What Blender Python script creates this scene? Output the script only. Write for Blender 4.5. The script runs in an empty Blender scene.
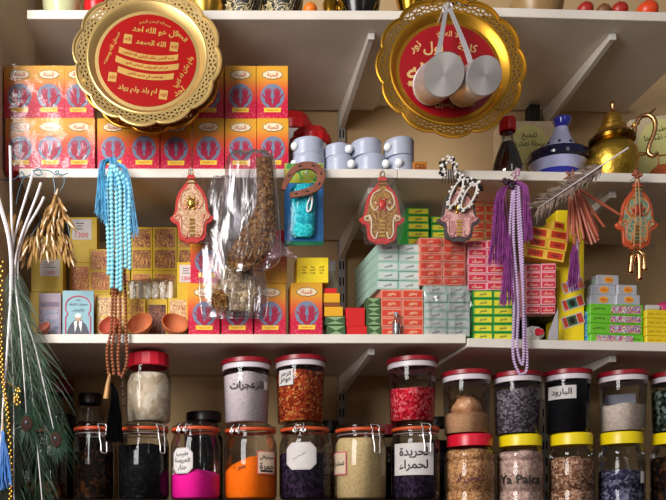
import bpy, bmesh, math, random
from mathutils import Vector, Matrix, Euler
PI = math.pi
R = random.Random(7)
SC = bpy.context.scene
COL = SC.collection
D = 1.9          # camera to shelf fronts, metres
CZ = 0.85        # camera height
PX = 0.0025      # metres per photo pixel at the shelf fronts

def s(Y): return PX * (D + Y) / D
def P(px, py, Y): return Vector(((px - 185) * s(Y), Y, CZ + (525 - py) * s(Y)))
def XW(px, Y): return (px - 185) * s(Y)
def ZW(py, Y): return CZ + (525 - py) * s(Y)

# ------------------------------------------------------------------ materials
def lin(c):
    return c / 12.92 if c <= 0.04045 else ((c + 0.055) / 1.055) ** 2.4
def col(h):
    h = h.lstrip('#')
    return tuple(lin(int(h[i:i + 2], 16) / 255) for i in (0, 2, 4)) + (1.0,)
MATS = {}
def nodes(name):
    m = bpy.data.materials.new(name); m.use_nodes = True
    nt = m.node_tree; b = nt.nodes['Principled BSDF']
    return m, nt, b
def link(nt, a, ao, b, bi): nt.links.new(a.outputs[ao], b.inputs[bi])
def ramp(nt, stops, interp='LINEAR'):
    r = nt.nodes.new('ShaderNodeValToRGB'); cr = r.color_ramp; cr.interpolation = interp
    while len(cr.elements) < len(stops): cr.elements.new(0.5)
    for e, (p, c) in zip(cr.elements, stops): e.position = p; e.color = c if not isinstance(c, str) else col(c)
    return r
def mat(name, c, rough=0.5, metal=0.0, var=0.08, scale=30.0, bump=0.0, spec=0.5, coat=0.0, trans=0.0, sss=0.0):
    """plain surface with a slight procedural unevenness of its own colour"""
    if name in MATS: return MATS[name]
    m, nt, b = nodes(name)
    b.inputs['Roughness'].default_value = rough; b.inputs['Metallic'].default_value = metal
    b.inputs['Specular IOR Level'].default_value = spec; b.inputs['Coat Weight'].default_value = coat
    b.inputs['Transmission Weight'].default_value = trans
    tc = nt.nodes.new('ShaderNodeTexCoord'); n = nt.nodes.new('ShaderNodeTexNoise')
    n.inputs['Scale'].default_value = scale; n.inputs['Detail'].default_value = 4
    link(nt, tc, 'Object', n, 'Vector')
    k = col(c); lo = tuple(x * (1 - var) for x in k[:3]) + (1,); hi = tuple(min(1, x * (1 + var)) for x in k[:3]) + (1,)
    r = ramp(nt, [(0.3, lo), (0.7, hi)]); link(nt, n, 'Fac', r, 'Fac'); link(nt, r, 'Color', b, 'Base Color')
    if bump:
        bp = nt.nodes.new('ShaderNodeBump'); bp.inputs['Strength'].default_value = bump; bp.inputs['Distance'].default_value = 0.004
        link(nt, n, 'Fac', bp, 'Height'); link(nt, bp, 'Normal', b, 'Normal')
    MATS[name] = m; return m
def speckle(name, cols, scale=250, rough=0.85, bump=0.5, spec=0.12):
    if name in MATS: return MATS[name]
    m, nt, b = nodes(name)
    tc = nt.nodes.new('ShaderNodeTexCoord'); v = nt.nodes.new('ShaderNodeTexVoronoi'); v.inputs['Scale'].default_value = scale
    link(nt, tc, 'Object', v, 'Vector')
    sep = nt.nodes.new('ShaderNodeSeparateColor'); link(nt, v, 'Color', sep, 'Color')
    r = ramp(nt, [(i / len(cols), c) for i, c in enumerate(cols)], 'CONSTANT')
    link(nt, sep, 'Red', r, 'Fac'); link(nt, r, 'Color', b, 'Base Color')
    b.inputs['Roughness'].default_value = rough; b.inputs['Specular IOR Level'].default_value = spec
    bp = nt.nodes.new('ShaderNodeBump'); bp.inputs['Strength'].default_value = bump; bp.inputs['Distance'].default_value = 0.003
    bp.invert = True
    link(nt, v, 'Distance', bp, 'Height'); link(nt, bp, 'Normal', b, 'Normal')
    MATS[name] = m; return m
def swirl(name, cols, scale=60, dist=3.0, rough=0.5, detail=2.0):
    """printed floral pattern: strongly distorted noise cut into flat inks"""
    if name in MATS: return MATS[name]
    m, nt, b = nodes(name)
    tc = nt.nodes.new('ShaderNodeTexCoord'); n = nt.nodes.new('ShaderNodeTexNoise')
    n.inputs['Scale'].default_value = scale; n.inputs['Distortion'].default_value = dist; n.inputs['Detail'].default_value = detail
    link(nt, tc, 'Object', n, 'Vector')
    k = len(cols)
    r = ramp(nt, [(0.0 if i == 0 else 0.36 + 0.28 * (i - 1) / max(1, k - 2), c) for i, c in enumerate(cols)], 'CONSTANT')
    link(nt, n, 'Fac', r, 'Fac'); link(nt, r, 'Color', b, 'Base Color'); b.inputs['Roughness'].default_value = rough
    MATS[name] = m; return m
def film(name, tint='#ffffff', base=0.06, gloss=0.10, bump=0.0, scale=40, edge=0.5, stretch=1.0):
    """thin clear plastic or glass wall: see-through with a fresnel sheen"""
    if name in MATS: return MATS[name]
    m = bpy.data.materials.new(name); m.use_nodes = True; nt = m.node_tree; nt.nodes.clear()
    out = nt.nodes.new('ShaderNodeOutputMaterial'); mix = nt.nodes.new('ShaderNodeMixShader')
    t = nt.nodes.new('ShaderNodeBsdfTransparent'); t.inputs['Color'].default_value = col(tint)
    g = nt.nodes.new('ShaderNodeBsdfGlossy'); g.inputs['Roughness'].default_value = gloss
    lw = nt.nodes.new('ShaderNodeLayerWeight'); lw.inputs['Blend'].default_value = edge
    mr = nt.nodes.new('ShaderNodeMapRange'); mr.inputs['To Min'].default_value = base; mr.inputs['To Max'].default_value = 0.75
    link(nt, lw, 'Fresnel', mr, 'Value'); link(nt, mr, 'Result', mix, 'Fac')
    nt.links.new(t.outputs[0], mix.inputs[1]); nt.links.new(g.outputs[0], mix.inputs[2]); nt.links.new(mix.outputs[0], out.inputs[0])
    if bump:
        tc = nt.nodes.new('ShaderNodeTexCoord'); n = nt.nodes.new('ShaderNodeTexNoise'); n.inputs['Scale'].default_value = scale
        n.inputs['Detail'].default_value = 3; n.inputs['Distortion'].default_value = 1.2
        bp = nt.nodes.new('ShaderNodeBump'); bp.inputs['Strength'].default_value = bump; bp.inputs['Distance'].default_value = 0.01
        mp = nt.nodes.new('ShaderNodeMapping'); mp.inputs['Scale'].default_value = (1, 1, stretch); link(nt, tc, 'Object', mp, 'Vector'); link(nt, mp, 'Vector', n, 'Vector'); link(nt, n, 'Fac', bp, 'Height')
        link(nt, bp, 'Normal', g, 'Normal'); link(nt, bp, 'Normal', lw, 'Normal')
    MATS[name] = m; return m

# ------------------------------------------------------------------ mesh building
class MB:
    def __init__(self): self.v = []; self.f = []; self.m = []; self.sm = []
    def add(self, vs, fs, mi=0, smooth=False):
        o = len(self.v); self.v += [tuple(v) for v in vs]
        for f in fs: self.f.append([i + o for i in f]); self.m.append(mi); self.sm.append(smooth)
        return self
    def box(self, x0, x1, y0, y1, z0, z1, mi=0, fm=None):
        vs = [(x, y, z) for z in (z0, z1) for y in (y0, y1) for x in (x0, x1)]
        fs = [(0, 2, 3, 1), (4, 5, 7, 6), (0, 1, 5, 4), (2, 6, 7, 3), (0, 4, 6, 2), (1, 3, 7, 5)]  # bottom top front back left right
        for i, f in enumerate(fs): self.add([vs[j] for j in f], [(0, 1, 2, 3)], mi if fm is None else fm[i])
        return self
    def lathe(self, prof, n=32, mi=0, smooth=True, c=(0, 0, 0), M=None, rf=None, cap=False):
        vs = []; k = len(prof)
        for r, z in prof:
            for i in range(n):
                a = 2 * PI * i / n; q = r * (rf(a) if rf else 1)
                v = Vector((q * math.sin(a), -q * math.cos(a), z))
                if M is not None: v = M @ v
                vs.append((v[0] + c[0], v[1] + c[1], v[2] + c[2]))
        fs = [(j * n + i, j * n + (i + 1) % n, (j + 1) * n + (i + 1) % n, (j + 1) * n + i) for j in range(k - 1) for i in range(n)]
        if cap: fs += [tuple(range(n))[::-1], tuple((k - 1) * n + i for i in range(n))]
        return self.add(vs, fs, mi, smooth)
    def tube(self, pts, r, n=6, mi=0, closed=False, smooth=True):
        pts = [Vector(p) for p in pts]; k = len(pts)
        rs = r if isinstance(r, (list, tuple)) else [r] * k
        vs = []; prev = None
        for i, p in enumerate(pts):
            a = pts[(i + 1) % k] if (closed or i < k - 1) else p; b = pts[(i - 1) % k] if (closed or i > 0) else p
            t = a - b
            if t.length < 1e-9: t = Vector((0, 0, 1))
            t.normalize()
            if prev is None:
                u = t.orthogonal().normalized()
            else:
                u = prev - t * prev.dot(t)
                u = u.normalized() if u.length > 1e-6 else t.orthogonal().normalized()
            prev = u; w = t.cross(u)
            for j in range(n):
                an = 2 * PI * j / n; vs.append(p + (u * math.cos(an) + w * math.sin(an)) * rs[i])
        fs = []
        for i in range(k if closed else k - 1):
            i2 = (i + 1) % k
            for j in range(n): fs.append((i * n + j, i * n + (j + 1) % n, i2 * n + (j + 1) % n, i2 * n + j))
        if not closed: fs += [tuple(range(n))[::-1], tuple((k - 1) * n + j for j in range(n))]
        return self.add(vs, fs, mi, smooth)
    def ball(self, c, r, n=10, k=6, mi=0, sc=(1, 1, 1), M=None):
        vs = []; 
        for j in range(k + 1):
            ph = PI * j / k
            for i in range(n):
                a = 2 * PI * i / n
                v = Vector((r * math.sin(ph) * math.cos(a) * sc[0], r * math.sin(ph) * math.sin(a) * sc[1], r * math.cos(ph) * sc[2]))
                if M is not None: v = M @ v
                vs.append((v[0] + c[0], v[1] + c[1], v[2] + c[2]))
        fs = [(j * n + i, (j + 1) * n + i, (j + 1) * n + (i + 1) % n, j * n + (i + 1) % n) for j in range(k) for i in range(n)]
        return self.add(vs, fs, mi, True)
    def prism(self, pts, y0, y1, mi=0):
        """outline pts (x,z) extruded from y0 (front) to y1"""
        k = len(pts)
        vs = [(x, y0, z) for x, z in pts] + [(x, y1, z) for x, z in pts]
        ar = sum(pts[i][0] * pts[(i + 1) % k][1] - pts[(i + 1) % k][0] * pts[i][1] for i in range(k))
        fr = tuple(range(k)) if ar > 0 else tuple(range(k))[::-1]
        fs = [fr, tuple(i + k for i in fr[::-1])] + [(fr[i], fr[i] + k, fr[(i + 1) % k] + k, fr[(i + 1) % k]) for i in range(k)]
        return self.add(vs, fs, mi)
    def text(self, t, cx, cz, width=None, height=None, y=0.0, mi=0, rot=0.0, fn=None, th=0.0003, maxh=None, bold=0.012):
        vs, fs, w, h = text_geo(t, bold)
        k = (width / w) if width else height / h
        if maxh and k * h > maxh: k = maxh / h
        cr, sr = math.cos(rot), math.sin(rot); out = []
        for x, yy, z in vs:
            X = x * k; Z = yy * k
            X, Z = X * cr - Z * sr + cx, X * sr + Z * cr + cz
            out.append(fn(X, Z, -th if z > 0 else 0) if fn else (X, y - (th if z > 0 else 0), Z))
        return self.add(out, fs, mi)
    def patch(self, x0, x1, z0, z1, fn, n=10, mi=0, shape=None, th=0.0006):
        """label sheet bent by fn(x, z, dy)"""
        if shape is None: shape = [(x0, z0), (x1, z0), (x1, z1), (x0, z1)]
        cols_ = [x0 + (x1 - x0) * i / n for i in range(n + 1)]
        def span(x):
            zs = []
            k = len(shape)
            for i in range(k):
                (a, b), (c, d) = shape[i], shape[(i + 1) % k]
                if abs(a - c) < 1e-9:
                    if abs(a - x) < 1e-9: zs += [b, d]
                elif min(a, c) - 1e-9 <= x <= max(a, c) + 1e-9: zs.append(b + (d - b) * (x - a) / (c - a))
            return (min(zs), max(zs)) if zs else (z0, z1)
        vs = []
        for x in cols_:
            lo, hi = span(x); vs += [fn(x, lo, -th), fn(x, hi, -th), fn(x, lo, 0), fn(x, hi, 0)]
        fs = []
        for i in range(n):
            a, b = i * 4, i * 4 + 4
            fs += [(a, b, b + 1, a + 1), (a + 1, b + 1, b + 3, a + 3), (a, a + 2, b + 2, b)]
        fs += [(0, 1, 3, 2), (n * 4, n * 4 + 2, n * 4 + 3, n * 4 + 1)]
        return self.add(vs, fs, mi)
    def build(self, name, mats, parent=None, loc=(0, 0, 0), rot=(0, 0, 0), bevel=0.0, sharp=None):
        me = bpy.data.meshes.new(name); me.from_pydata(self.v, [], self.f)
        for m in (mats if isinstance(mats, (list, tuple)) else [mats]): me.materials.append(m)
        me.polygons.foreach_set('material_index', self.m); me.polygons.foreach_set('use_smooth', self.sm)
        if bevel:
            bm = bmesh.new(); bm.from_mesh(me); bmesh.ops.remove_doubles(bm, verts=bm.verts, dist=1e-5)
            bmesh.ops.bevel(bm, geom=list(bm.edges), offset=bevel, segments=1, profile=0.5, affect='EDGES'); bm.to_mesh(me); bm.free()
        me.update()
        if any(self.sm): me.set_sharp_from_angle(angle=math.radians(sharp or 40))
        o = bpy.data.objects.new(name, me); COL.objects.link(o); o.parent = parent; o.location = loc; o.rotation_euler = rot
        return o

_TX = {}
AR = {'ا': (0xFE8D, 2), 'ب': (0xFE8F, 4), 'ة': (0xFE93, 2), 'ت': (0xFE95, 4), 'ث': (0xFE99, 4), 'ج': (0xFE9D, 4), 'ح': (0xFEA1, 4), 'خ': (0xFEA5, 4),
      'د': (0xFEA9, 2), 'ذ': (0xFEAB, 2), 'ر': (0xFEAD, 2), 'ز': (0xFEAF, 2), 'س': (0xFEB1, 4), 'ش': (0xFEB5, 4), 'ص': (0xFEB9, 4), 'ض': (0xFEBD, 4),
      'ط': (0xFEC1, 4), 'ظ': (0xFEC5, 4), 'ع': (0xFEC9, 4), 'غ': (0xFECD, 4), 'ف': (0xFED1, 4), 'ق': (0xFED5, 4), 'ك': (0xFED9, 4), 'ل': (0xFEDD, 4),
      'م': (0xFEE1, 4), 'ن': (0xFEE5, 4), 'ه': (0xFEE9, 4), 'و': (0xFEED, 2), 'ى': (0xFEEF, 2), 'ي': (0xFEF1, 4), 'أ': (0xFE83, 2), 'ء': (0xFE80, 1)}
def shape_ar(t):
    t = t.replace('لا', '\u0001'); A = dict(AR); A['\u0001'] = (0xFEFB, 2); out = []
    for i, ch in enumerate(t):
        if ch not in A: out.append(ch); continue
        b, k = A[ch]
        pj = i > 0 and t[i - 1] in A and A[t[i - 1]][1] == 4 and k > 1
        nj = k == 4 and i + 1 < len(t) and t[i + 1] in A and A[t[i + 1]][1] > 1
        out.append(chr(b + (3 if pj and nj else 1 if pj else 2 if nj else 0)))
    return ''.join(out[::-1]) if any(c in A for c in t) else t
def text_geo(t0, bold):
    t = t0
    if (t0, bold) in _TX: return _TX[(t0, bold)]
    c = bpy.data.curves.new('lettering', 'FONT'); c.body = shape_ar(t); c.extrude = 0.01; c.resolution_u = 2; c.fill_mode = 'BOTH'; c.offset = bold
    o = bpy.data.objects.new('lettering', c); COL.objects.link(o); bpy.context.view_layer.update()
    me = bpy.data.meshes.new_from_object(o.evaluated_get(bpy.context.evaluated_depsgraph_get()))
    vs = [tuple(v.co) for v in me.vertices]; fs = [tuple(p.vertices) for p in me.polygons]
    bpy.data.objects.remove(o); bpy.data.curves.remove(c); bpy.data.meshes.remove(me)
    xs = [v[0] for v in vs]; ys = [v[1] for v in vs]; cx = (min(xs) + max(xs)) / 2; cy = (min(ys) + max(ys)) / 2
    _TX[(t0, bold)] = ([(x - cx, y - cy, z) for x, y, z in vs], fs, max(xs) - min(xs), max(ys) - min(ys)); return _TX[(t0, bold)]

# ------------------------------------------------------------------ things
def tag(o, label, cat, group=None, kind=None):
    o['label'] = label; o['category'] = cat
    if group: o['group'] = group
    if kind: o['kind'] = kind
    return o
def thing(name, label, cat, loc=(0, 0, 0), rot=(0, 0, 0), group=None):
    o = bpy.data.objects.new(name, None); COL.objects.link(o); o.location = loc; o.rotation_euler = rot; o.empty_display_size = 0.02
    return tag(o, label, cat, group)
def struct(o): o['kind'] = 'structure'; return o
def dup(root, loc, rot=None, label=None, group=None):
    r = root.copy(); COL.objects.link(r); r.location = loc
    if rot is not None: r.rotation_euler = rot
    if label: r['label'] = label
    if group: r['group'] = group
    for ch in list(root.children):
        c = ch.copy(); COL.objects.link(c); c.parent = r
        for g in list(ch.children):
            d = g.copy(); COL.objects.link(d); d.parent = c
    return r
def smooth_path(pts, n=6):
    """Catmull-Rom through pts"""
    pts = [Vector(p) for p in pts]; q = [pts[0] * 2 - pts[1]] + pts + [pts[-1] * 2 - pts[-2]]; out = []
    for i in range(1, len(q) - 2):
        a, b, c, d = q[i - 1:i + 3]
        for k in range(n):
            t = k / n
            out.append(0.5 * ((2 * b) + (c - a) * t + (2 * a - 5 * b + 4 * c - d) * t * t + (3 * b - a - 3 * c + d) * t ** 3))
    out.append(pts[-1]); return out
ORD = ['first', 'second', 'third', 'fourth', 'fifth', 'sixth', 'seventh', 'eighth', 'ninth', 'tenth']
def rowword(i, n):
    return 'topmost' if i == n - 1 else 'bottom' if i == 0 else ORD[n - 1 - i] + ' from the top'

# ------------------------------------------------------------------ camera, world, lights
cam = bpy.data.cameras.new('camera'); camo = bpy.data.objects.new('camera', cam); COL.objects.link(camo)
camo.location = (0, -D, CZ); camo.rotation_euler = (PI / 2, 0, 0)
cam.sensor_fit = 'HORIZONTAL'; cam.sensor_width = 36; cam.lens = (D / PX) / 666 * 36
cam.shift_x = (333 - 185) / 666; cam.shift_y = (525 - 250) / 666; cam.clip_start = 0.05
SC.camera = camo
vs_ = SC.view_settings; vs_.view_transform = 'Standard'; vs_.look = 'None'; vs_.gamma = 1; vs_.exposure = -0.08
try: vs_.use_curve_mapping = False
except Exception: pass
SC.cycles.transparent_max_bounces = 24; SC.cycles.max_bounces = 8
w = bpy.data.worlds.new('street_daylight'); SC.world = w; w.use_nodes = True
nt = w.node_tree; bg = nt.nodes['Background']
tc = nt.nodes.new('ShaderNodeTexCoord'); sp = nt.nodes.new('ShaderNodeSeparateXYZ'); link(nt, tc, 'Generated', sp, 'Vector')
mr = nt.nodes.new('ShaderNodeMapRange'); mr.inputs['From Min'].default_value = -1; mr.inputs['From Max'].default_value = 1
link(nt, sp, 'Z', mr, 'Value')
rw = ramp(nt, [(0.0, (0.11, 0.078, 0.066, 1)), (0.42, (0.22, 0.165, 0.14, 1)), (0.52, (0.62, 0.58, 0.55, 1)), (1.0, (0.46, 0.45, 0.46, 1))])
link(nt, mr, 'Result', rw, 'Fac'); link(nt, rw, 'Color', bg, 'Color'); bg.inputs['Strength'].default_value = 0.27
def area(name, loc, target, sx, sy, power, c):
    l = bpy.data.lights.new(name, 'AREA'); l.shape = 'RECTANGLE'; l.size = sx; l.size_y = sy; l.energy = power; l.color = c
    o = bpy.data.objects.new(name, l); COL.objects.link(o); o.location = loc
    o.rotation_euler = (Vector(target) - Vector(loc)).to_track_quat('-Z', 'Y').to_euler(); return o
area('doorway_daylight', (-1.28, -1.95, 2.1), (0.25, 0.1, 1.45), 1.0, 1.9, 106, (1.0, 0.98, 0.96))
area('shop_window_daylight', (1.3, -2.9, 2.4), (0.6, 0.1, 1.5), 0.5, 1.6, 5, (1.0, 0.93, 0.86))

# ------------------------------------------------------------------ room shell
M_wall = mat('cream_plaster', '#c0a074', 0.85, var=0.07, scale=4, bump=0.1)
M_side = mat('grey_beige_plaster', '#d6c7b2', 0.85, var=0.06, scale=3, bump=0.1)
M_shelf = mat('white_painted_board', '#e2d8cc', 0.55, var=0.09, scale=7, bump=0.04)
M_steel = mat('painted_grey_steel', '#a59f96', 0.45, var=0.06, scale=20)
M_dark = mat('dark_slot', '#15110f', 0.8)
M_floor = mat('floor_stone', '#3a2c26', 0.7, var=0.15, scale=6)
WXL = -0.46
YW = 0.43
struct(MB().box(WXL - 0.1, 2.2, YW, YW + 0.1, 0, 2.9).build('wall_back', M_wall))
struct(MB().box(WXL - 0.12, WXL, -0.12, YW, 0, 2.9).build('wall_left', M_side))
struct(MB().box(-2.6, 2.6, -3.4, YW + 0.1, -0.05, 0).build('floor', M_floor))

# shelf levels: left boards are level, right boards sag a little to the right (photo edge heights in px)
LEV = {'A': [(-99, 9.5), (415, 10.5), (416, 5.0), (700, 13.0)], 'B': [(-99, 168.2), (397, 168.8), (398, 168.8), (700, 174.3)],
       'C': [(-99, 334.0), (466, 334.2), (467, 338.0), (700, 343.2)], 'F': [(-99, 500.0), (441, 500.0), (442, 512.0), (700, 512.0)]}
TH = 0.0225
def shelf_top(level, X):
    """height of the board's top at world X"""
    p = X / PX + 185; L = LEV[level]
    for (a, ya), (b, yb) in zip(L, L[1:]):
        if p <= b or b == 700: return CZ + (525 - (ya + (yb - ya) * (p - a) / (b - a))) * PX
def tilt_of(level, X): return math.atan2(shelf_top(level, X - .02) - shelf_top(level, X + .02), .04)
def ZF(py, Y, r): return ZW(py, Y - r)   # height of a round rim whose near edge shows at py
def board(level, p0, p1, name, label, joint=False):
    x0, x1 = XW(p0, 0), XW(p1, 0); a, b = shelf_top(level, x0 + 1e-4), shelf_top(level, x1 - 1e-4)
    z0 = (a + b) / 2
    mb = MB(); vs = []
    for y in (0, 0.416):
        for z in (-TH, 0): vs += [(x0, y, a + z), (x1, y, b + z)]
    mb.add(vs, [(0, 1, 3, 2), (4, 6, 7, 5), (0, 4, 5, 1), (2, 3, 7, 6), (0, 2, 6, 4), (1, 5, 7, 3)])
    o = mb.build(name, M_shelf if level != 'F' else mat('dark_stained_board', '#4a382c', 0.6, var=.15, scale=12), bevel=0.0012); o['kind'] = 'thing'
    tag(o, label, 'shelf'); return o
board('A', 27, 415, 'shelf_board', 'white top shelf board at left, above the red henna boxes and the left gold plate')
board('A', 416, 720, 'shelf_board', 'white top shelf board at right, sloping above the tagine and the brass teapot')
board('B', 19, 397.4, 'shelf_board', 'white middle shelf board at left, under the red henna boxes and white tubs')
board('B', 398, 720, 'shelf_board', 'white middle shelf board at right, under the tagine and the teapot')
board('C', 18, 466, 'shelf_board', 'white lower shelf board at left, under the book and the henna boxes')
board('C', 467.5, 720, 'shelf_board', 'white lower shelf board at right, under the green packs and yellow tall box')
board('F', 2, 441, 'shelf_board', 'dark bottom shelf board carrying the wire-clip glass jars')
board('F', 443, 720, 'shelf_board', 'dark bottom shelf board carrying the yellow-lidded plastic jars')

STD = [0.478, 1.098]
for k, X in enumerate(STD):
    t = thing('shelf_upright', 'slotted steel upright on the wall, ' + ['near the middle behind the white tubs', 'behind the blue tagine'][k], 'shelf upright', (X, YW, 0.7), group='slotted wall uprights')
    MB().box(-0.011, 0.011, -0.012, 0, 0, 1.75).build('rail', M_steel, t)
    sl = None
    for i in range(34):
        for dx in (-0.005, 0.005):
            if sl is None: o = sl = MB().box(-0.0022, 0.0022, -0.0126, -0.0118, 0, 0.025).build('slot', M_dark, t)
            else: o = sl.copy(); COL.objects.link(o); o.parent = t
            o.location = (dx, 0, 0.03 + i * 0.05)
    for lv, nm in (('A', 'top'), ('B', 'middle'), ('C', 'lower')):
        z = shelf_top(lv, X) - TH - 0.0005
        tb = thing('shelf_bracket', 'tapered steel bracket under the %s shelf, on the %s upright' % (nm, ['middle', 'right'][k]), 'shelf bracket', (X, 0, z), group='steel shelf brackets')
        mb = MB()
        prof = [(0.055, 0), (YW - 0.0125, 0), (YW - 0.0125, -0.055), (0.055, -0.016)]
        vs = [(sx, y, zz) for sx in (-0.0075, 0.0075) for y, zz in prof]
        mb.add(vs, [(0, 1, 2, 3), (7, 6, 5, 4), (0, 4, 5, 1), (1, 5, 6, 2), (2, 6, 7, 3), (3, 7, 4, 0)])
        mb.build('arm', M_shelf, tb, bevel=0.001)
        MB().box(-0.0085, 0.0085, 0.049, 0.0555, -0.0175, -0.001).build('end_cap', mat('pale_plastic', '#d8d2ca', 0.4), tb, bevel=0.001)
# ------------------------------------------------------------------ henna boxes
def henna_mat(name, top, mid, low):
    m, nt, b = nodes(name)
    tc = nt.nodes.new('ShaderNodeTexCoord'); sp = nt.nodes.new('ShaderNodeSeparateXYZ'); link(nt, tc, 'Generated', sp, 'Vector')
    r = ramp(nt, [(0.0, low), (0.3, low), (0.55, mid), (0.8, top), (1.0, top)]); link(nt, sp, 'Z', r, 'Fac')
    v = nt.nodes.new('ShaderNodeTexVoronoi'); v.inputs['Scale'].default_value = 190; link(nt, tc, 'Object', v, 'Vector')
    dots = ramp(nt, [(0.0, (1, 1, 1, 1)), (0.24, (1, 1, 1, 1)), (0.30, (0, 0, 0, 1))]); link(nt, v, 'Distance', dots, 'Fac')
    fade = ramp(nt, [(0.0, (0.6, 0.6, 0.6, 1)), (0.6, (0.0, 0.0, 0.0, 1))]); link(nt, sp, 'Z', fade, 'Fac')
    mu = nt.nodes.new('ShaderNodeMath'); mu.operation = 'MULTIPLY'; link(nt, dots, 'Color', mu, 0); link(nt, fade, 'Color', mu, 1)
    mx = nt.nodes.new('ShaderNodeMix'); mx.data_type = 'RGBA'; nt.links.new(mu.outputs[0], mx.inputs[0]); nt.links.new(r.outputs[0], mx.inputs[6]); mx.inputs[7].default_value = col('#f09aa8')
    nt.links.new(mx.outputs[2], b.inputs['Base Color']); b.inputs['Roughness'].default_value = 0.42
    return m
M_henna = henna_mat('red_yellow_print', '#e0a02c', '#dc5a30', '#c80f3a')
M_emb = mat('blue_grey_ink', '#74829a', 0.45)
M_hand = mat('crimson_ink', '#a8183f', 0.5)
M_cloud = mat('cream_ink', '#eedbb4', 0.5)
M_outl = mat('dark_outline_ink', '#4a2a22', 0.6)
M_strip = mat('yellow_ink', '#f2c83e', 0.5)
M_redink = mat('red_ink', '#c01830', 0.5)
M_blackink = mat('black_ink', '#1c1512', 0.6)
def capsule(a, b, r0, r1, n=5):
    a = Vector(a); b = Vector(b); d = b - a; an = math.atan2(d.y, d.x); pts = []
    for i in range(n + 1): t = an + PI / 2 + PI * i / n; pts.append((a.x + r0 * math.cos(t), a.y + r0 * math.sin(t)))
    for i in range(n + 1): t = an - PI / 2 + PI * i / n; pts.append((b.x + r1 * math.cos(t), b.y + r1 * math.sin(t)))
    return pts
def ellipse(cx, cz, a, b, n=20, wob=0, k=7):
    return [(cx + a * math.cos(2 * PI * i / n) * (1 + wob * math.cos(k * 2 * PI * i / n)), cz + b * math.sin(2 * PI * i / n) * (1 + wob * math.cos(k * 2 * PI * i / n))) for i in range(n)]
HW, HH, HD = 0.0795, 0.1335, 0.055     # henna box width, height, depth
def make_henna(name, label, group):
    b = MB().box(-HW / 2, HW / 2, 0, HD, 0, HH).build(name, M_henna, bevel=0.0012)
    tag(b, label, 'henna box', group)
    MB().prism(ellipse(0, 0.42 * HH, 0.036 * 0.83, 0.031, 28), -0.0006, 0.0002).build('round_emblem', M_emb, b)
    mb = MB()
    for sx in (-1, 1):
        for k, (tx, tz) in enumerate([(0.004, 0.073), (0.0095, 0.076), (0.0145, 0.0745), (0.019, 0.070), (0.0255, 0.060)]):
            base = (sx * (0.009 + 0.0022 * k * 0.6), 0.0475)
            mb.prism(capsule((base[0], base[1]), (sx * tx, tz), 0.0026, 0.0016), -0.0010 - 0.00008 * k, -0.0005)
        mb.prism(ellipse(sx * 0.0105, 0.046, 0.0088, 0.0095, 14), -0.0016, -0.0005)
        mb.prism(capsule((sx * 0.008, 0.040), (sx * 0.003, 0.031), 0.0055, 0.004), -0.0015, -0.0005)
    mb.build('painted_hands', M_hand, b)
    mb = MB(); mb.prism(ellipse(0, 0.825 * HH, 0.026, 0.0115, 48, 0.06, 9), -0.0005, 0.0002, 1); mb.prism(ellipse(0, 0.825 * HH, 0.0245, 0.0102, 48, 0.06, 9), -0.0009, 0, 0)
    cl = mb.build('cloud_label', [M_cloud, M_outl], b)
    MB().text('الحنة', 0, 0.825 * HH, width=0.027, y=-0.001).build('lettering', M_redink, cl)
    mb = MB(); mb.box(-0.021, 0.021, -0.0008, 0.0002, 0.118 * HH, 0.2 * HH, 0); mb.text('حناء طبيعية', 0, 0.16 * HH, width=0.03, y=-0.0009, mi=1, maxh=0.006)
    mb.build('caption_strip', [M_strip, M_redink], b)
    return b
hcols = [4.5, 34, 63.2, 97, 128, 160, 192.5, 225, 257]
hb = None
HG = 'red henna boxes stacked on the middle shelf'
where = ['first from the left', 'second from the left', 'third from the left', 'behind the blue tassel', 'under the left gold plate',
         'sixth, above the first hamsa', 'third from the right end', 'second from right, behind the herb bag', 'last one, beside white tubs']
Yh = 0.012
for i, x in enumerate(hcols):
    X = XW(x, Yh) + HW / 2 + 0.0004
    zb = shelf_top('B', X)
    lab = 'red henna box, bottom row on middle shelf, ' + where[i]
    loc = (X, Yh + R.uniform(0, 0.004), zb); rot = (0, 0, R.uniform(-0.015, 0.015))
    if hb is None:
        hb = make_henna('henna_box', lab, HG); hb.location = loc; hb.rotation_euler = rot
    else: dup(hb, loc, rot, lab)
    if i in (0, 1, 2, 6, 7, 8):
        lab2 = 'red henna box, top row on middle shelf, ' + {0: 'leftmost, by the side wall', 1: 'second from the left', 2: 'third, touching the left gold plate', 6: 'partly behind the gold plate rim', 7: 'second from the right', 8: 'rightmost, free right end'}[i]
        dup(hb, (X - (0.003 if i < 3 else 0.001), Yh + 0.004, zb + HH + 0.0003), (0, 0, R.uniform(-0.015, 0.015)), lab2)
HG2 = 'red henna boxes on the lower shelf'
zc = shelf_top('C', 0)
def hennac(x, Y, z, lab, rot=(0, 0, 0)):
    dup(hb, (XW(x, Y) + HW / 2, Y, z), rot, lab, HG2)
hennac(188.5, 0.02, zc, 'red henna box on lower shelf beside the clay bowls, under another one', (0, 0, 0.05))
hennac(191, 0.024, zc + HH + 0.0003, 'red henna box standing on another, left of the herb bags below the first hamsa', (0, 0, 0.04))
hennac(221.5, 0.02, zc, 'pinkish red henna box on the lower shelf half covered by the lower herb bag')
hennac(254.5, 0.02, zc, 'red henna box right of the herb bags on lower shelf, under an upturned one')
hennac(253.5, 0.02 + HD, zc + 2 * HH + 0.0004, 'upside-down red and yellow henna box on top of another, right of the herb bag', (PI, 0, 0))
hennac(291.0, 0.015, zc, 'red and yellow henna box on the lower shelf carrying a plain yellow carton')

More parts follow.
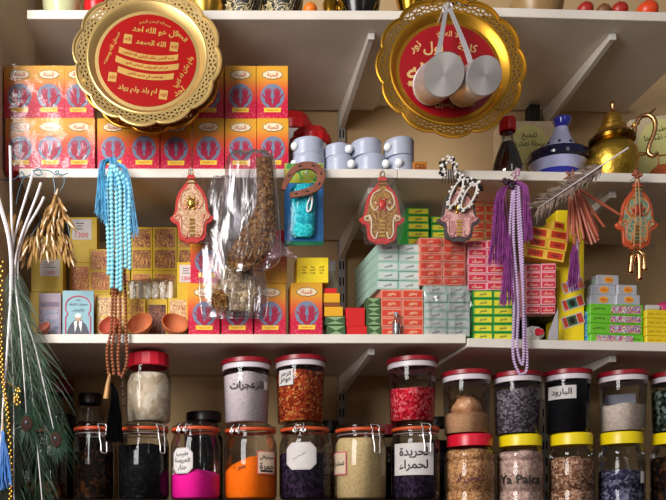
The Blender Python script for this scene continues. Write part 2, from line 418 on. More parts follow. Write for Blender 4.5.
# ------------------------------------------------------------------ yellow floral cartons, left of the lower shelf
M_yel = mat('yellow_card', '#c9a51a', 0.5)
M_yel2 = mat('bright_yellow_card', '#efd21c', 0.5)
M_flo = [swirl('brown_floral_print', ['#b9863c', '#6e2a18', '#cf9448', '#5e2016', '#d8a050'], 42),
         swirl('rust_floral_print', ['#cc7c40', '#9a4028', '#dc9c50', '#8c3422', '#d0a858'], 45),
         swirl('pale_floral_print', ['#d8b880', '#a86a48', '#e4c890', '#9c5c40', '#c8b078'], 48),
         swirl('orange_floral_print', ['#dc9a34', '#a05018', '#e8b448', '#843e16', '#d0a848'], 50),
         swirl('dark_floral_print', ['#744028', '#38140e', '#8c5034', '#461a12', '#7c4832'], 42)]
M_paper = mat('white_paper', '#cbc3bf', 0.6)
YG = 'yellow floral cartons on the lower shelf'
def floral(x0, x1, y0, y1, Y, prints, pm, label, z0=None, dep=0.055, rz=0.0, sticker=None, cat='carton'):
    """prints: list of (z0,z1) fractions carrying a square floral panel"""
    w = (x1 - x0) * s(Y); zt = ZW(y0, Y); zb = shelf_top('C', 0) if z0 is None else z0; h = zt - zb
    if y1 is not None and z0 is None and abs(ZW(y1, Y) - zb) > 0.03: zb = ZW(y1, Y); h = zt - zb
    o = MB().box(-w / 2, w / 2, 0, dep, 0, h).build('spice_carton', M_yel, bevel=0.001, loc=(XW((x0 + x1) / 2, Y), Y, zb), rot=(0, 0, rz))
    tag(o, label, cat, YG)
    for a, b in prints:
        MB().box(-w * 0.42, w * 0.42, -0.0006, 0.0002, h * a, h * b).build('floral_panel', M_flo[pm], o)
    if sticker:
        a, b, c, d, txt = sticker
        mb = MB().box(w * a, w * b, -0.0007, 0.0002, h * c, h * d)
        mb.text(txt, w * (a + b) / 2, h * (c + (d - c) * 0.22), width=w * (b - a) * 0.7, y=-0.0007, mi=1, maxh=h * (d - c) * 0.25)
        for k in range(3): mb.box(w * (a + (b - a) * 0.2), w * (a + (b - a) * R.uniform(0.5, 0.85)), -0.0009, -0.0006, h * (c + (d - c) * (0.5 + 0.14 * k)), h * (c + (d - c) * (0.54 + 0.14 * k)), 2)
        mb.build('price_sticker', [M_paper, M_redink, M_blackink], o)
    return zt
zt = {}
for k, (a, b) in enumerate([(111, 130), (131, 152.6), (153, 177), (177.5, 201)]):
    Yb = 0.16
    t = floral(a, b, 270.5, None, Yb, [(0.84, 0.95)], 1, 'tall yellow carton at the back, ' + ['leftmost behind the blue beads', 'second, behind the clear packet', 'third, behind the clear packet', 'rightmost, behind the stickered carton'][k], dep=0.07)
    floral(a, b, 227, None, Yb, [(0.05, 0.47), (0.53, 0.95)], 0, 'yellow two-panel floral carton, ' + ['behind the blue beads', 'right of the blue beads', 'middle one under the shelf', 'partly hidden by the first hamsa'][k], z0=t + 0.0003, dep=0.07)
t = floral(88.6, 110, 292, None, 0.10, [(0.5, 0.95)], 1, 'yellow carton behind the book with rust floral panel, lower of two', dep=0.05)
floral(89, 110.5, 249, None, 0.10, [(0.04, 0.46), (0.52, 0.96)], 1, 'yellow carton with rust floral panels left of the blue beads, upper of two', z0=t + 0.0003, dep=0.05)
t = floral(69.5, 96, 262.5, None, 0.155, [(0.6, 0.95)], 1, 'rust floral carton behind the book, under the stickered yellow carton', dep=0.06)
floral(70, 97, 217, None, 0.155, [], 1, 'yellow carton with white sticker standing high, right of the seed pod garland', z0=t + 0.0003, dep=0.06, sticker=(-0.42, 0.30, 0.50, 0.95, '1300'))
t = floral(30, 66, 292, None, 0.10, [], 1, 'plain yellow carton low at left behind the peacock feathers', dep=0.05)
floral(31, 63, 236, None, 0.10, [], 1, 'yellow carton with price sticker behind the seed pod garland', z0=t + 0.0003, dep=0.05, sticker=(-0.22, 0.40, 0.28, 0.58, '1300'))
floral(95.5, 126, 295, None, 0.055, [(0.05, 0.48), (0.52, 0.95)], 2, 'pale floral carton on the lower shelf right of the blue book', dep=0.04)
t3 = floral(127, 145.5, 298.5, None, 0.05, [(0.45, 0.95)], 3, 'orange floral carton on the lower shelf behind the first clay bowl', dep=0.04)
floral(146.5, 167.5, 299, None, 0.062, [(0.05, 0.86)], 4, 'dark brown floral carton between the orange and the pale one', dep=0.04)
t = floral(168, 188, 298, None, 0.05, [(0.4, 0.95)], 2, 'pale floral carton on the lower shelf behind the right clay bowl', dep=0.05)
floral(177, 195, 262, None, 0.058, [], 1, 'yellow carton with white sticker leaning by the red henna boxes', z0=t + 0.0003, dep=0.04, sticker=(-0.35, 0.45, 0.45, 0.92, '1300'))
floral(297, 328.5, 257.5, None, 0.017, [], 1, 'plain bright yellow carton lying on a red henna box', z0=zc + HH + 0.0003, dep=0.05)
o = [x for x in COL.objects if x.get('label', '').startswith('plain bright yellow')][0]
o.data.materials[0] = M_yel2; o['group'] = 'plain yellow cartons'
mb = MB()
for k in range(3):
    for j in range(3): mb.text(['زيت', 'حبة', 'طبيعي'][(k + j) % 3], -0.022 + 0.022 * k, 0.040 - 0.0075 * j, width=0.014, maxh=0.006)
mb.build('lettering', M_blackink, o, loc=(0, -0.0004, 0))

# clear packet lying on top of the floral cartons
M_film = film('crinkled_clear_plastic', '#f4f2f0', 0.10, 0.16, 0.7, 55, 0.35)
M_film2 = film('smooth_clear_plastic', '#fafafb', 0.01, 0.10, 0.10, 25, 0.12)
t = thing('plastic_packet', 'clear plastic packet of pale rolls lying on the floral cartons', 'packet', (XW(151, 0.055), 0.075, t3 + 0.0005))
for k in range(6):
    mb = MB(); x = -0.048 + 0.0195 * k
    mb.tube([(x, -0.004, 0.003), (x + 0.001, -0.006, 0.024), (x, -0.004, 0.047)], [0.008, 0.0092, 0.008], 10); mb.build('paper_roll', mat('pale_roll_paper', ['#d8cbb8', '#cfc2b4'][0], 0.7), t)
mb = MB(); n = 14
for i in range(n + 1):
    for j in range(9):
        a = 2 * PI * j / 8; x = -0.062 + 0.124 * i / n; e = math.sin(PI * i / n) ** 0.35
        mb.v.append((x + R.uniform(-.001, .001), -0.003 + 0.016 * math.cos(a) * e + R.uniform(-.0012, .0012), max(0.0, 0.0265 + 0.031 * math.sin(a) * (0.75 + 0.25 * e) + R.uniform(-.002, .002))))
for i in range(n):
    for j in range(8): mb.f.append([i * 9 + j, (i + 1) * 9 + j, (i + 1) * 9 + j + 1, i * 9 + j + 1]); mb.m.append(0); mb.sm.append(True)
mb.build('wrapper', M_film, t)

# book with a seated man on its cover
Yb = 0.03; bw = 31 * s(Yb); bh = ZW(290, Yb) - zc
t = thing('book', 'pale blue booklet with a pink arch and a seated man on its cover', 'book', (XW(78, Yb), Yb, zc), (-0.04, 0, 0.02))
MB().box(-bw / 2, bw / 2, 0.0, 0.002, 0, bh).build('front_cover', mat('pale_blue_cover', '#7fa6b0', 0.4), t)
MB().box(-bw / 2, bw / 2, 0.011, 0.013, 0, bh).build('back_cover', mat('maroon_cover', '#7a2630', 0.5), t)
MB().box(-bw / 2 + 0.001, bw / 2 - 0.0015, 0.002, 0.011, 0.001, bh - 0.0015).build('pages', M_paper, t)
mb = MB(); arch = [(-bw * .40, 0.004), (-bw * .40, bh * .42), (-bw * .33, bh * .5), (-bw * .40, bh * .58)] + [(bw * .40 * math.cos(a), bh * .68 + bh * .2 * math.sin(a)) for a in [PI - PI * i / 14 for i in range(15)]] + [(bw * .40, bh * .58), (bw * .33, bh * .5), (bw * .40, bh * .42), (bw * .40, 0.004)]
mb.tube([(x, -0.0003, z) for x, z in arch], 0.0017, 5); mb.build('arch_border', mat('pink_ink', '#c65a6e', 0.5), t)
mb = MB(); mb.text('حكمة', 0, bh * .80, width=0.012, y=-0.0002); mb.text('معجزات الشفاء', 0, bh * .70, width=bw * .6, y=-0.0002, maxh=0.016); mb.text('بالأعشاب', 0, bh * .58, width=bw * .4, y=-0.0002, maxh=0.01)
mb.build('lettering', M_blackink, t)
mb = MB(); mb.prism([(-bw * .34, 0.003), (-bw * .36, 0.012), (-bw * .26, bh * .26), (-bw * .12, bh * .36), (bw * .12, bh * .36), (bw * .26, bh * .26), (bw * .36, 0.012), (bw * .34, 0.003)], -0.0006, 0.0002, 0)
mb.prism([(-bw * .1, 0.012), (-bw * .13, bh * .33), (-bw * .03, bh * .36), (-bw * .03, 0.03)], -0.0009, -0.0004, 1); mb.prism([(bw * .1, 0.012), (bw * .13, bh * .33), (bw * .03, bh * .36), (bw * .03, 0.03)], -0.0009, -0.0004, 1)
mb.prism(ellipse(0, bh * .42, 0.0075, 0.0095), -0.0009, 0, 2); mb.prism(ellipse(0, bh * .455, 0.0078, 0.0055), -0.0012, 0, 1)
mb.build('portrait_print', [mat('navy_ink', '#3a3c4a', 0.5), mat('white_ink', '#e6e0d6', 0.5), mat('skin_ink', '#b98a68', 0.5)], t)
# lilac picture box
Yb = 0.04; w_ = 22 * s(Yb); h_ = ZW(293, Yb) - zc
o = MB().box(-w_ / 2, w_ / 2, 0, 0.03, 0, h_).build('picture_box', mat('dull_lilac_card', '#9a8692', 0.5), loc=(XW(50, Yb), Yb, zc), bevel=0.001)
tag(o, 'dull lilac picture box on the lower shelf left of the blue booklet', 'box')
mb = MB(); mb.box(-w_ * .42, w_ * .42, -0.0006, 0.0002, h_ * .08, h_ * .62); mb.box(-w_ * .42, w_ * .42, -0.0007, 0.0002, h_ * .70, h_ * .80, 1); mb.build('picture_panel', [swirl('grey_blue_picture', ['#66708c', '#8a8ca4', '#a89cae', '#5a5a74'], 40, 1.0), mat('mauve_ink', '#6c5a70', 0.5)], o)

# ------------------------------------------------------------------ clay bowls lying on their sides
M_clay = mat('terracotta', '#bf6a3e', 0.75, var=0.12, scale=40, bump=0.1)
M_clay2 = mat('pink_clay', '#cf7a66', 0.75, var=0.12, scale=40)
def bowl(px, py, Y, r, label, m, tilt, yaw):
    M = Euler((tilt, 0, yaw)).to_matrix()
    prof = [(0.001, 0), (.45 * r, 0.0), (.72 * r, .16 * r), (.92 * r, .42 * r), (r, .75 * r), (.93 * r, .76 * r), (.85 * r, .46 * r), (.66 * r, .24 * r), (.4 * r, .1 * r), (0.001, .09 * r)]
    mb = MB().lathe(prof, 28, 0, True, M=M); zmin = min(v[2] for v in mb.v)
    mb.v = [(a, b, c - zmin) for a, b, c in mb.v]
    o = mb.build('clay_bowl', m, loc=(XW(px, Y), Y, zc)); tag(o, label, 'clay bowl', 'small clay bowls on the lower shelf')
bowl(143, 327, 0.036, 0.034, 'terracotta bowl on its side under the clear packet', M_clay, 1.05, -0.35)
bowl(172.5, 327, 0.036, 0.0345, 'terracotta bowl on its side just left of the red henna boxes', M_clay, 1.0, 0.3)
bowl(112, 327, 0.03, 0.028, 'small terracotta bowl behind the brown prayer beads', mat('red_clay', '#b04a34', 0.75), 1.1, -0.4)
bowl(46, 327, 0.012, 0.020, 'small pink clay cup in front of the lilac picture box', M_clay2, 0.9, -0.6)

# ------------------------------------------------------------------ stacks of little incense cartons
def carton_stack(name, x0, x1, Y, z0, ztop, cols, rows, dep, rz, body, panel, ink, word, desc, group, roll=0.0, cat='incense carton', skip=(), pscale=0.86):
    """cols x rows little cartons; rests at z0"""
    W_ = (x1 - x0) * s(Y); w = W_ / cols; h = (ztop - z0) / rows; proto = None
    Rm = Euler((0, roll, rz)).to_matrix(); org = Vector((XW(x0, Y), Y, z0))
    for r in range(rows):
        for c in range(cols):
            if (c, r) in skip: continue
            p = org + Rm @ Vector((w * (c + 0.5) + R.uniform(-.0006, .0006), R.uniform(0, 0.004), h * r + 0.0002))
            side = '' if cols == 1 else ('left column' if c == 0 else 'right column')
            lab = desc + ', ' + (side + ', ' if side else '') + rowword(r, rows).replace('from the top', 'from top')
            if proto is None:
                proto = MB().box(-w / 2 + 0.0005, w / 2 - 0.0005, 0, dep, 0, h - 0.0005).build(name, body, bevel=0.0007); tag(proto, lab, cat, group)
                mb = MB(); k = (1 - pscale) / 2
                mb.box(-w * pscale / 2, w * pscale / 2, -0.0006, 0.0002, h * .17, h * .80, 0)
                mb.text(word, 0, h * .48, width=w * .6, y=-0.0007, mi=1, maxh=h * .42)
                mb.build('printed_label', [panel, ink], proto)
                proto.location = p; proto.rotation_euler = (0, roll, rz + R.uniform(-.01, .01))
            else: dup(proto, p, (0, roll, rz + R.uniform(-.012, .012)), lab)
    return z0 + h * rows
Mpg = mat('pale_green_card', '#a9c9b8', 0.5); Mpw = mat('grey_white_ink', '#d3d9d2', 0.5); Mgrn = mat('green_card', '#2e9a3c', 0.45); Myl = mat('lemon_ink', '#e6dc3a', 0.5)
Mor = mat('salmon_card', '#e08a74', 0.5); Mor2 = mat('orange_red_ink', '#d8452c', 0.5); Mpk = mat('pink_card', '#e8a0a4', 0.5); Mrd = mat('raspberry_ink', '#d02848', 0.5)
Mdg = mat('dark_green_ink', '#2a4a38', 0.6); Myo = mat('amber_card', '#e8b83c', 0.5); Mrd2 = mat('tomato_ink', '#cf3a1e', 0.5); Mcream = mat('pale_cream_ink', '#f0d8b0', 0.5)
Mtan = mat('tan_card', '#d29a66', 0.5)
Y0 = 0.02
z = carton_stack('incense_carton', 381, 424, Y0, zc, ZW(289, Y0), 2, 5, 0.12, 0.03, Mor, Mor2, Mcream, 'بخور', 'salmon incense carton behind the little glass bottle', 'salmon incense cartons, lower stack')
carton_stack('incense_carton', 377.5, 421, Y0, z, ZW(243, Y0), 2, 5, 0.20, 0.06, Mpg, Mpw, Mdg, 'العربي', 'pale green carton stacked on the salmon cartons', 'pale green cartons, upper stack')
z = carton_stack('incense_carton', 424.5, 471, Y0, zc, ZW(285, Y0), 2, 6, 0.22, 0.02, Mpg, Mpw, Mdg, 'العربي', 'pale green carton stacked under the orange-red cartons', 'pale green cartons, lower stack')
z4 = carton_stack('incense_carton', 419.5, 466.5, Y0, z, ZW(237, Y0), 2, 6, 0.22, 0.02, Mor, Mor2, Mcream, 'جاوي', 'orange-red carton stacked below the pink hamsa', 'orange-red cartons, middle stack')
zr = shelf_top('C', XW(490, 0))
z = carton_stack('incense_carton', 473, 513.5, Y0, zr, ZW(290, Y0), 2, 6, 0.2, 0.0, Mgrn, Myl, Mdg, 'عنبر', 'green and yellow carton, stack left of lilac beads', 'green cartons, lower stack')
z6 = carton_stack('incense_carton', 468, 506, Y0, z, ZW(240, Y0), 2, 6, 0.22, 0.0, Mpk, Mrd, Mcream, 'مسك', 'pink carton with raspberry label behind purple tassel', 'pink cartons, middle stack')
carton_stack('incense_carton', 407.5, 430, 0.13, z4, ZW(207, 0.13), 1, 6, 0.09, 0.03, Mgrn, Myl, Mdg, 'عنبر', 'green and yellow carton, high stack right of second hamsa', 'green cartons, upper left column')
carton_stack('incense_carton', 431.5, 452, 0.135, z4, ZW(216, 0.135), 1, 5, 0.09, 0.0, Mgrn, Myl, Mdg, 'عنبر', 'green and yellow carton, high stack behind pink hamsa', 'green cartons, upper right column')
carton_stack('incense_carton', 467, 503, 0.13, z6, ZW(196, 0.13), 2, 7, 0.09, 0.0, Mtan, Mor2, Mcream, 'جاوي', 'tan and orange carton, highest stack right of pink hamsa', 'tan cartons, highest stack')
# dark tray box with the red-pink stack on it
zr2 = shelf_top('C', XW(540, 0)); Yt = 0.045
mb = MB(); w_ = 31 * s(Yt); h_ = ZW(313.5, 0.005) - zr2
mb.box(-w_ / 2, w_ / 2, 0, 0.12, h_ - 0.004, h_); mb.box(-w_ / 2, w_ / 2, 0.116, 0.12, 0, h_ - 0.004); mb.box(-w_ / 2, -w_ / 2 + 0.003, 0, 0.116, 0, h_ - 0.004); mb.box(w_ / 2 - 0.003, w_ / 2, 0, 0.116, 0, h_ - 0.004)
tag(mb.build('open_box', mat('black_card', '#26221f', 0.6), loc=(XW(541, Yt), 0.034, zr2)), 'black open-fronted box under the red-pink carton stack', 'box')
z9 = carton_stack('incense_carton', 526, 555.5, 0.006, zr2 + h_, ZW(263.5, 0.006), 2, 6, 0.08, -0.04, Mpk, Mrd, Mcream, 'مسك', 'red-pink carton, stack right of the lilac beads', 'red-pink cartons, right stack')
za = carton_stack('incense_carton', 525, 565, -0.002, z9 + 0.017, z9 + 0.017 + 0.078, 2, 3, 0.028, 0.0, Myo, Mrd2, M_outl, 'عود', 'amber carton in the tilted pile beside the sticks', 'amber cartons, tilted pile', roll=0.17, pscale=.74)
for k in range(2):
    w_, h_ = 0.032, 0.021
    o = MB().box(-w_ / 2, w_ / 2, 0, 0.05, 0, h_ - 0.0005).build('incense_carton', Myo, bevel=0.0007, loc=(XW(558, 0.03), 0.0275, ZW(238, 0.03) + k * h_), rot=(0, 0.08, 0.25))
    tag(o, 'small amber carton wedged behind the tilted pile, ' + ['lower', 'upper'][k] + ' of two', 'incense carton', 'amber cartons, wedged pair')
    mb = MB().box(-w_ * .36, w_ * .42, -0.0006, 0.0002, h_ * .17, h_ * .80, 0); mb.text('عود', 0, h_ * .48, width=w_ * .5, y=-0.0007, mi=1, maxh=h_ * .4); mb.build('printed_label', [Mrd2, M_outl], o)
# silver packet and grey paper sheet
M_foil = mat('crumpled_silver_foil', '#e4dfda', 0.35, metal=0.3, var=0.2, scale=25, bump=0.5)
t = thing('foil_packet', 'crumpled silver packet with a red label in front of the black open box', 'packet', (XW(537, 0.0), 0.0165, zr2))
mb = MB().ball((0, 0, 0.0185), 0.0185, 18, 12, 0, (1.35, 0.72, 1.0)); mb.v = [(x + R.uniform(-.0018, .0018), y + R.uniform(-.0018, .0018), max(0, z + R.uniform(-.0015, .0015))) for x, y, z in mb.v]
for i in range(len(mb.sm)): mb.sm[i] = False
mb.build('packet', M_foil, t)
MB().prism(ellipse(0.006, 0.02, 0.011, 0.009, 16, 0.1, 3), -0.0158, -0.010).build('red_label', M_redink, t)
o = MB().prism([(0, 0), (0.026, 0), (0.026, 0.078), (0.018, 0.06), (0.004, 0.02)], -0.0006, 0).build('paper_sheet', mat('grey_paper', '#a8a4a6', 0.6), loc=(XW(547.5, 0.0), 0.0005, zr2), rot=(0, 0, -0.05)); tag(o, 'grey paper sheet between the silver packet and the tall yellow box', 'paper')
# tall yellow box with slanted stickers
Yb = 0.034; w_ = 27.5 * s(Yb); zb = shelf_top('C', XW(570, 0)); h_ = ZW(210, Yb) - zb
o = MB().box(-w_ / 2, w_ / 2, 0, 0.06, 0, h_).build('tall_box', M_yel2, bevel=0.001, loc=(XW(570.5, Yb), Yb, zb)); tag(o, 'tall yellow box with slanted stickers below the incense sticks', 'box')
mb0 = [('#d86a3a', '#9cc0d0'), ('#c83a2a', '#2a6a4a'), ('#c8402a', '#3a5a34')]
for k, zz in enumerate((0.52, 0.39, 0.26)):
    mb = MB(); mb.box(-0.026, 0.030, -0.0005, 0.0001, -0.0145, 0.0145, 0); mb.box(-0.023, -0.013, -0.0008, -0.0004, -0.012, 0.012, 1); mb.box(-0.012, 0.012, -0.0008, -0.0004, -0.012, 0.012, 2); mb.box(0.014, 0.028, -0.0008, -0.0004, -0.012, 0.012, 1); mb.prism(ellipse(0, 0, 0.007, 0.0085, 12), -0.001, -0.0005, 3)
    mb.build('sticker', [M_paper, mat('sticker_red%d' % k, mb0[k][0], 0.5), mat('sticker_green%d' % k, mb0[k][1], 0.5), M_blackink if k else M_paper], o, loc=(0.004, -0.0003, h_ * zz - 0.03), rot=(0, -0.32, 0))
# blue strip packet, green incense packs, grey boxes, yellow packs
o = MB().box(-0.0055, 0.0055, 0, 0.08, 0, 0.085).build('slim_packet', swirl('blue_print', ['#3a8ad0', '#7ab8e0', '#2a6ab8', '#a8d0e8'], 50), bevel=0.001, loc=(XW(586.3, 0.04), 0.04, shelf_top('C', XW(586, 0)))); tag(o, 'slim blue packet standing between the yellow box and the green packs', 'packet')
zb = shelf_top('C', XW(615, 0)) + 0.0004; hh = [0.0245, 0.0275, 0.022, 0.027]; z = zb
Mgp = mat('leaf_green_card', '#6cc02e', 0.4); Mpic = swirl('bright_picture_print', ['#d8c030', '#d04a70', '#4a90c8', '#e8dcc0', '#c83a3a', '#8a50a0'], 60, 2.5)
for k, h in enumerate(hh):
    w_ = 54 * s(0.03)
    t = MB().box(-w_ / 2, w_ / 2, 0, 0.09, 0, h - 0.0006).build('incense_pack', Mgp, bevel=0.001, loc=(XW(616.5 + R.uniform(-.6, .6), 0.03), 0.03, z + .0006), rot=(0, tilt_of('C', 1.1), 0.04)); tag(t, 'flat green pack under the grey boxes, ' + rowword(k, 4), 'incense pack', 'flat green packs')
    MB().box(w_ * (-.22 + .14 * R.random() if k else -.4), w_ * (.46 if k else 0.3), -0.0006, 0.0002, h * .12, h * .85).build('picture_panel', Mpic, t)
    MB().text('عود القماري', -w_ * .33 if k else w_ * .33, h * .5, width=w_ * .22, y=-0.0002, maxh=h * .4).build('lettering', M_outl, t)
    z += h
Mgb = mat('silver_grey_card', '#b4b4bc', 0.4)
zg = z
for lab, x, r, wpx in (('bottom left', 603, 0, 28), ('bottom right', 628.5, 0, 27), ('middle left', 604, 1, 28), ('middle right', 628, 1, 22), ('single top', 609, 2, 25)):
    w_ = wpx * s(0.035) * 0.93; h = 0.026
    t = MB().box(-w_ / 2, w_ / 2, 0, 0.055, 0, h - 0.0006).build('grey_box', Mgb, bevel=0.001, loc=(XW(x, 0.035), 0.036 + 0.002 * r, zg + 0.0003 + r * h), rot=(0, 0, 0.10)); tag(t, 'silver-grey box with an orange oval, %s of the pile on the green packs' % lab, 'small box', 'silver-grey boxes')
    mb = MB(); mb.prism(ellipse(0.002, h * .5, 0.0125, 0.0085, 20), -0.0006, 0.0002, 0); mb.text('سواك', 0.002, h * .5, width=0.016, y=-0.0007, mi=1, maxh=0.011); mb.build('oval_label', [mat('orange_ink', '#f0a030', 0.5), M_redink], t)
    mb = MB(); mb.prism(ellipse(0, 0, 0.008, 0.006, 10), -0.0005, 0.0005); mb.build('side_mark', mat('pale_green_ink', '#9cc4a0', 0.5), t, loc=(-w_ / 2 - 0.0001, 0.02, h * .5), rot=(0, 0, PI / 2))
zb = shelf_top('C', XW(670, 0)) + 0.0008; z = zb
for k in range(4):
    h = 0.0222; w_ = 0.115
    t = MB().box(0, w_, 0, 0.08, 0, h - 0.0006).build('flat_pack', mat('yellow_pack_card', '#e8c81e', 0.45), bevel=0.001, loc=(XW(646, 0.025) + R.uniform(0, .002), 0.025, z + .0012), rot=(0, tilt_of('C', 1.2), 0.03)); tag(t, 'flat yellow pack at the right frame edge, %s of four' % rowword(k, 4), 'incense pack', 'flat yellow packs')
    mb = MB()
    for q in range(5): mb.text('صندل', 0.012 + 0.02 * q, h * .5, width=0.014, y=-0.0002, maxh=h * .5)
    mb.build('lettering', mat('ochre_ink', '#a8701c', 0.5), t); z += h
o = MB().tube([(0, 0, 0.008), (0.030, 0, 0.008)], 0.008, 14).build('paper_roll', M_paper, loc=(XW(646, 0.04), 0.04, z)); tag(o, 'white paper roll lying on the yellow packs', 'paper roll')
mb = MB().lathe([(0.001, 0), (0.022, 0), (0.024, 0.012), (0.020, 0.022), (0.008, 0.027), (0.001, 0.028)], 24); o = mb.build('round_tin', mat('magenta_tin', '#c02a6a', 0.35), loc=(XW(665, 0.05), 0.06, z)); tag(o, 'magenta round tin on the yellow packs at the right edge', 'tin')

# small mixed pile between the henna box and the green-white stack
def small(x0, x1, y0, z0, Y, m, label, dep=0.05, panel=None, group='small mixed boxes by the henna boxes'):
    w_ = (x1 - x0) * s(Y); z1 = ZW(y0, Y)
    o = MB().box(-w_ / 2, w_ / 2, 0, dep, 0, z1 - z0 - 0.0004).build('small_box', m, bevel=0.0008, loc=(XW((x0 + x1) / 2, Y), Y, z0)); tag(o, label, 'small box', group)
    if panel:
        h = z1 - z0; mb = MB()
        mb.prism([(-w_ * .45, h * .9), (w_ * .45, h * .9), (0, h * .5)], -0.0006, 0.0002); mb.prism([(-w_ * .45, h * .1), (0, h * .45), (w_ * .45, h * .1)], -0.0006, 0.0002)
        mb.build('leaf_panel', panel, o)
    return z1
Mol = mat('olive_green_card', '#3e5a34', 0.4); Mlf = mat('pale_leaf_ink', '#8aa878', 0.5); Mrb = mat('bright_red_card', '#d01a1e', 0.4); Mor3 = mat('golden_card', '#e8a81e', 0.45); Mbr = mat('brown_card', '#8a4a20', 0.5)
z = small(327, 345.5, 325, zc, 0.02, Mol, 'dark green leaf box beside the henna box, bottom of the little pile', panel=Mlf)
z = small(325.5, 345, 316, z, 0.02, Mol, 'dark green leaf box, second from the bottom of the little pile', panel=Mlf)
z = small(324.5, 343, 306.5, z, 0.022, Mor3, 'golden box above the two dark green leaf boxes')
z = small(323.5, 340, 302.5, z, 0.022, Mbr, 'thin brown box between two golden boxes')
z = small(323.5, 340, 293, z, 0.022, Mor3, 'upper golden box of the little pile, under the thin red one')
z = small(324.5, 337, 288, z, 0.025, Mrb, 'thin red box on top of the little pile')
z = small(347, 367, 326, zc, 0.022, Mrb, 'bright red box right of the dark green leaf boxes, lower of two')
z = small(346, 365, 307.5, z, 0.024, Mrb, 'bright red box right of the golden boxes, upper of two')
zq = zc
for k, y in enumerate((325.5, 316, 307, 297.5)):
    off = [2, 0.6, 0, -1.5][k]
    zq = small(366.8 + (1.5 if k == 0 else 0) * 0 + (0.6 if k == 0 else -0.2), 381 + off * 0.3, y, zq, 0.0205, Mol, 'green leaf box left of the salmon cartons, ' + rowword(k, 4) + ' of four', panel=Mlf, dep=0.03, group='green leaf boxes')
M_glass = film('clear_glass', '#f6f8f7', 0.05, 0.04, 0, 30, 0.45)
M_glassd = film('jar_glass', '#f8f9f8', 0.008, 0.05, 0, 30, 0.30)
# little glass bottle
t = thing('glass_bottle', 'little clear glass bottle standing in front of the salmon cartons', 'bottle', (XW(397.5, 0.0), 0.0105, zc))
h_ = ZW(311.5, 0.0) - zc; r_ = 0.0095
MB().lathe([(0.0005, 0.0005), (r_ * .9, 0.0005), (r_, 0.003), (r_, h_ * .60), (r_ * .8, h_ * .70), (r_ * .45, h_ * .78), (r_ * .45, h_ * .88), (r_ * .6, h_ * .9)], 20).build('bottle_body', M_glass, t)
MB().lathe([(0.0005, 0.002), (r_ * .85, 0.002), (r_ * .88, h_ * .5), (0.0005, h_ * .52)], 16).build('liquid', mat('silver_grey_powder', '#a6a0a8', 0.35, metal=0.4), t)
MB().lathe([(r_ * .62, h_ * .86), (r_ * .62, h_), (0.0005, h_)], 16).build('stopper', mat('grey_cap', '#8e8a90', 0.4), t)
# white bottle behind the yellow carton
t = thing('white_bottle', 'small whitish bottle at the back right of the plain yellow carton', 'bottle', (XW(331, 0.15), 0.15, zc)); h_ = ZW(262, 0.15) - zc
MB().lathe([(0.0005, 0), (0.02, 0), (0.021, 0.004), (0.021, h_ * .72), (0.01, h_ * .84), (0.01, h_ * .9)], 20).build('bottle_body', mat('milky_glass', '#b8ad98', 0.3), t)
MB().lathe([(0.0125, h_ * .88), (0.0125, h_), (0.0005, h_)], 16).build('cap', M_paper, t)
# ------------------------------------------------------------------ things on the middle shelf, right of the henna boxes
def yaw_to_cam(X, Y): return -math.atan2(X, D + Y)
def cosx(X, Y): return math.cos(math.atan2(X, D + Y))
M_milk = film('milky_plastic', '#dfe3ea', 0.28, 0.35, 0, 30, 0.5)
M_tub = mat('milky_white_plastic', '#b4bacd', 0.3, var=0.03, trans=0.12)
M_cap = mat('white_knob', '#f4f4f6', 0.3)
TG = 'white round plastic tubs'
def tub(x0, x1, z0, z1, Y, kx, label):
    X = XW((x0 + x1) / 2, Y); r = (x1 - x0) / 2 * s(Y) * .995; h = z1 - z0 - 0.0005; yw = yaw_to_cam(X, Y)
    t = thing('plastic_tub', label, 'tub', (X, Y, z0 + 0.0002), (0, 0, yw), TG)
    prof = [(0.0005, 0), (r * .97, 0), (r, 0.003)]
    for k in range(5): prof += [(r, h * (.2 + .12 * k)), (r * .996, h * (.22 + .12 * k)), (r, h * (.24 + .12 * k))]
    prof += [(r, h - 0.002), (r * .97, h), (0.0005, h)]
    MB().lathe(prof, 40).build('tub_body', M_tub, t)
    for k in kx:
        a = math.asin(max(-.96, min(.96, (k - (x0 + x1) / 2) / ((x1 - x0) / 2)))); q = r + 0.003
        MB().ball((q * math.sin(a), -q * math.cos(a), h * .5), 0.0105, 14, 8).build('knob', M_cap, t)
zb = shelf_top('B', 0.3); Yb = 0.055
zm = ZF(152.5, Yb, .04)
for a, b, k, nm in ((290, 324.5, [295], 'lower left'), (325, 353, [350], 'lower second'), (353.5, 386, [384], 'lower third'), (386.5, 413.5, [399], 'lower right')):
    tub(a, b, zb, zm, Yb, k, 'milky white plastic tub with knob, %s of the pile beside henna boxes' % nm)
for a, b, y, k, nm in ((290, 323.5, 136, [295.5], 'upper left'), (324, 350, 140.5, [347.5], 'upper second, a lower one'), (350.5, 381, 136.5, [], 'upper third, no knob visible'), (384, 413.5, 135, [389], 'upper right')):
    tub(a, b, zm, ZF(y, Yb, .04), Yb, k, 'milky white plastic tub, %s of the pile' % nm)
M_redpl = mat('glossy_red_plastic', '#c8151c', 0.3, var=0.04)
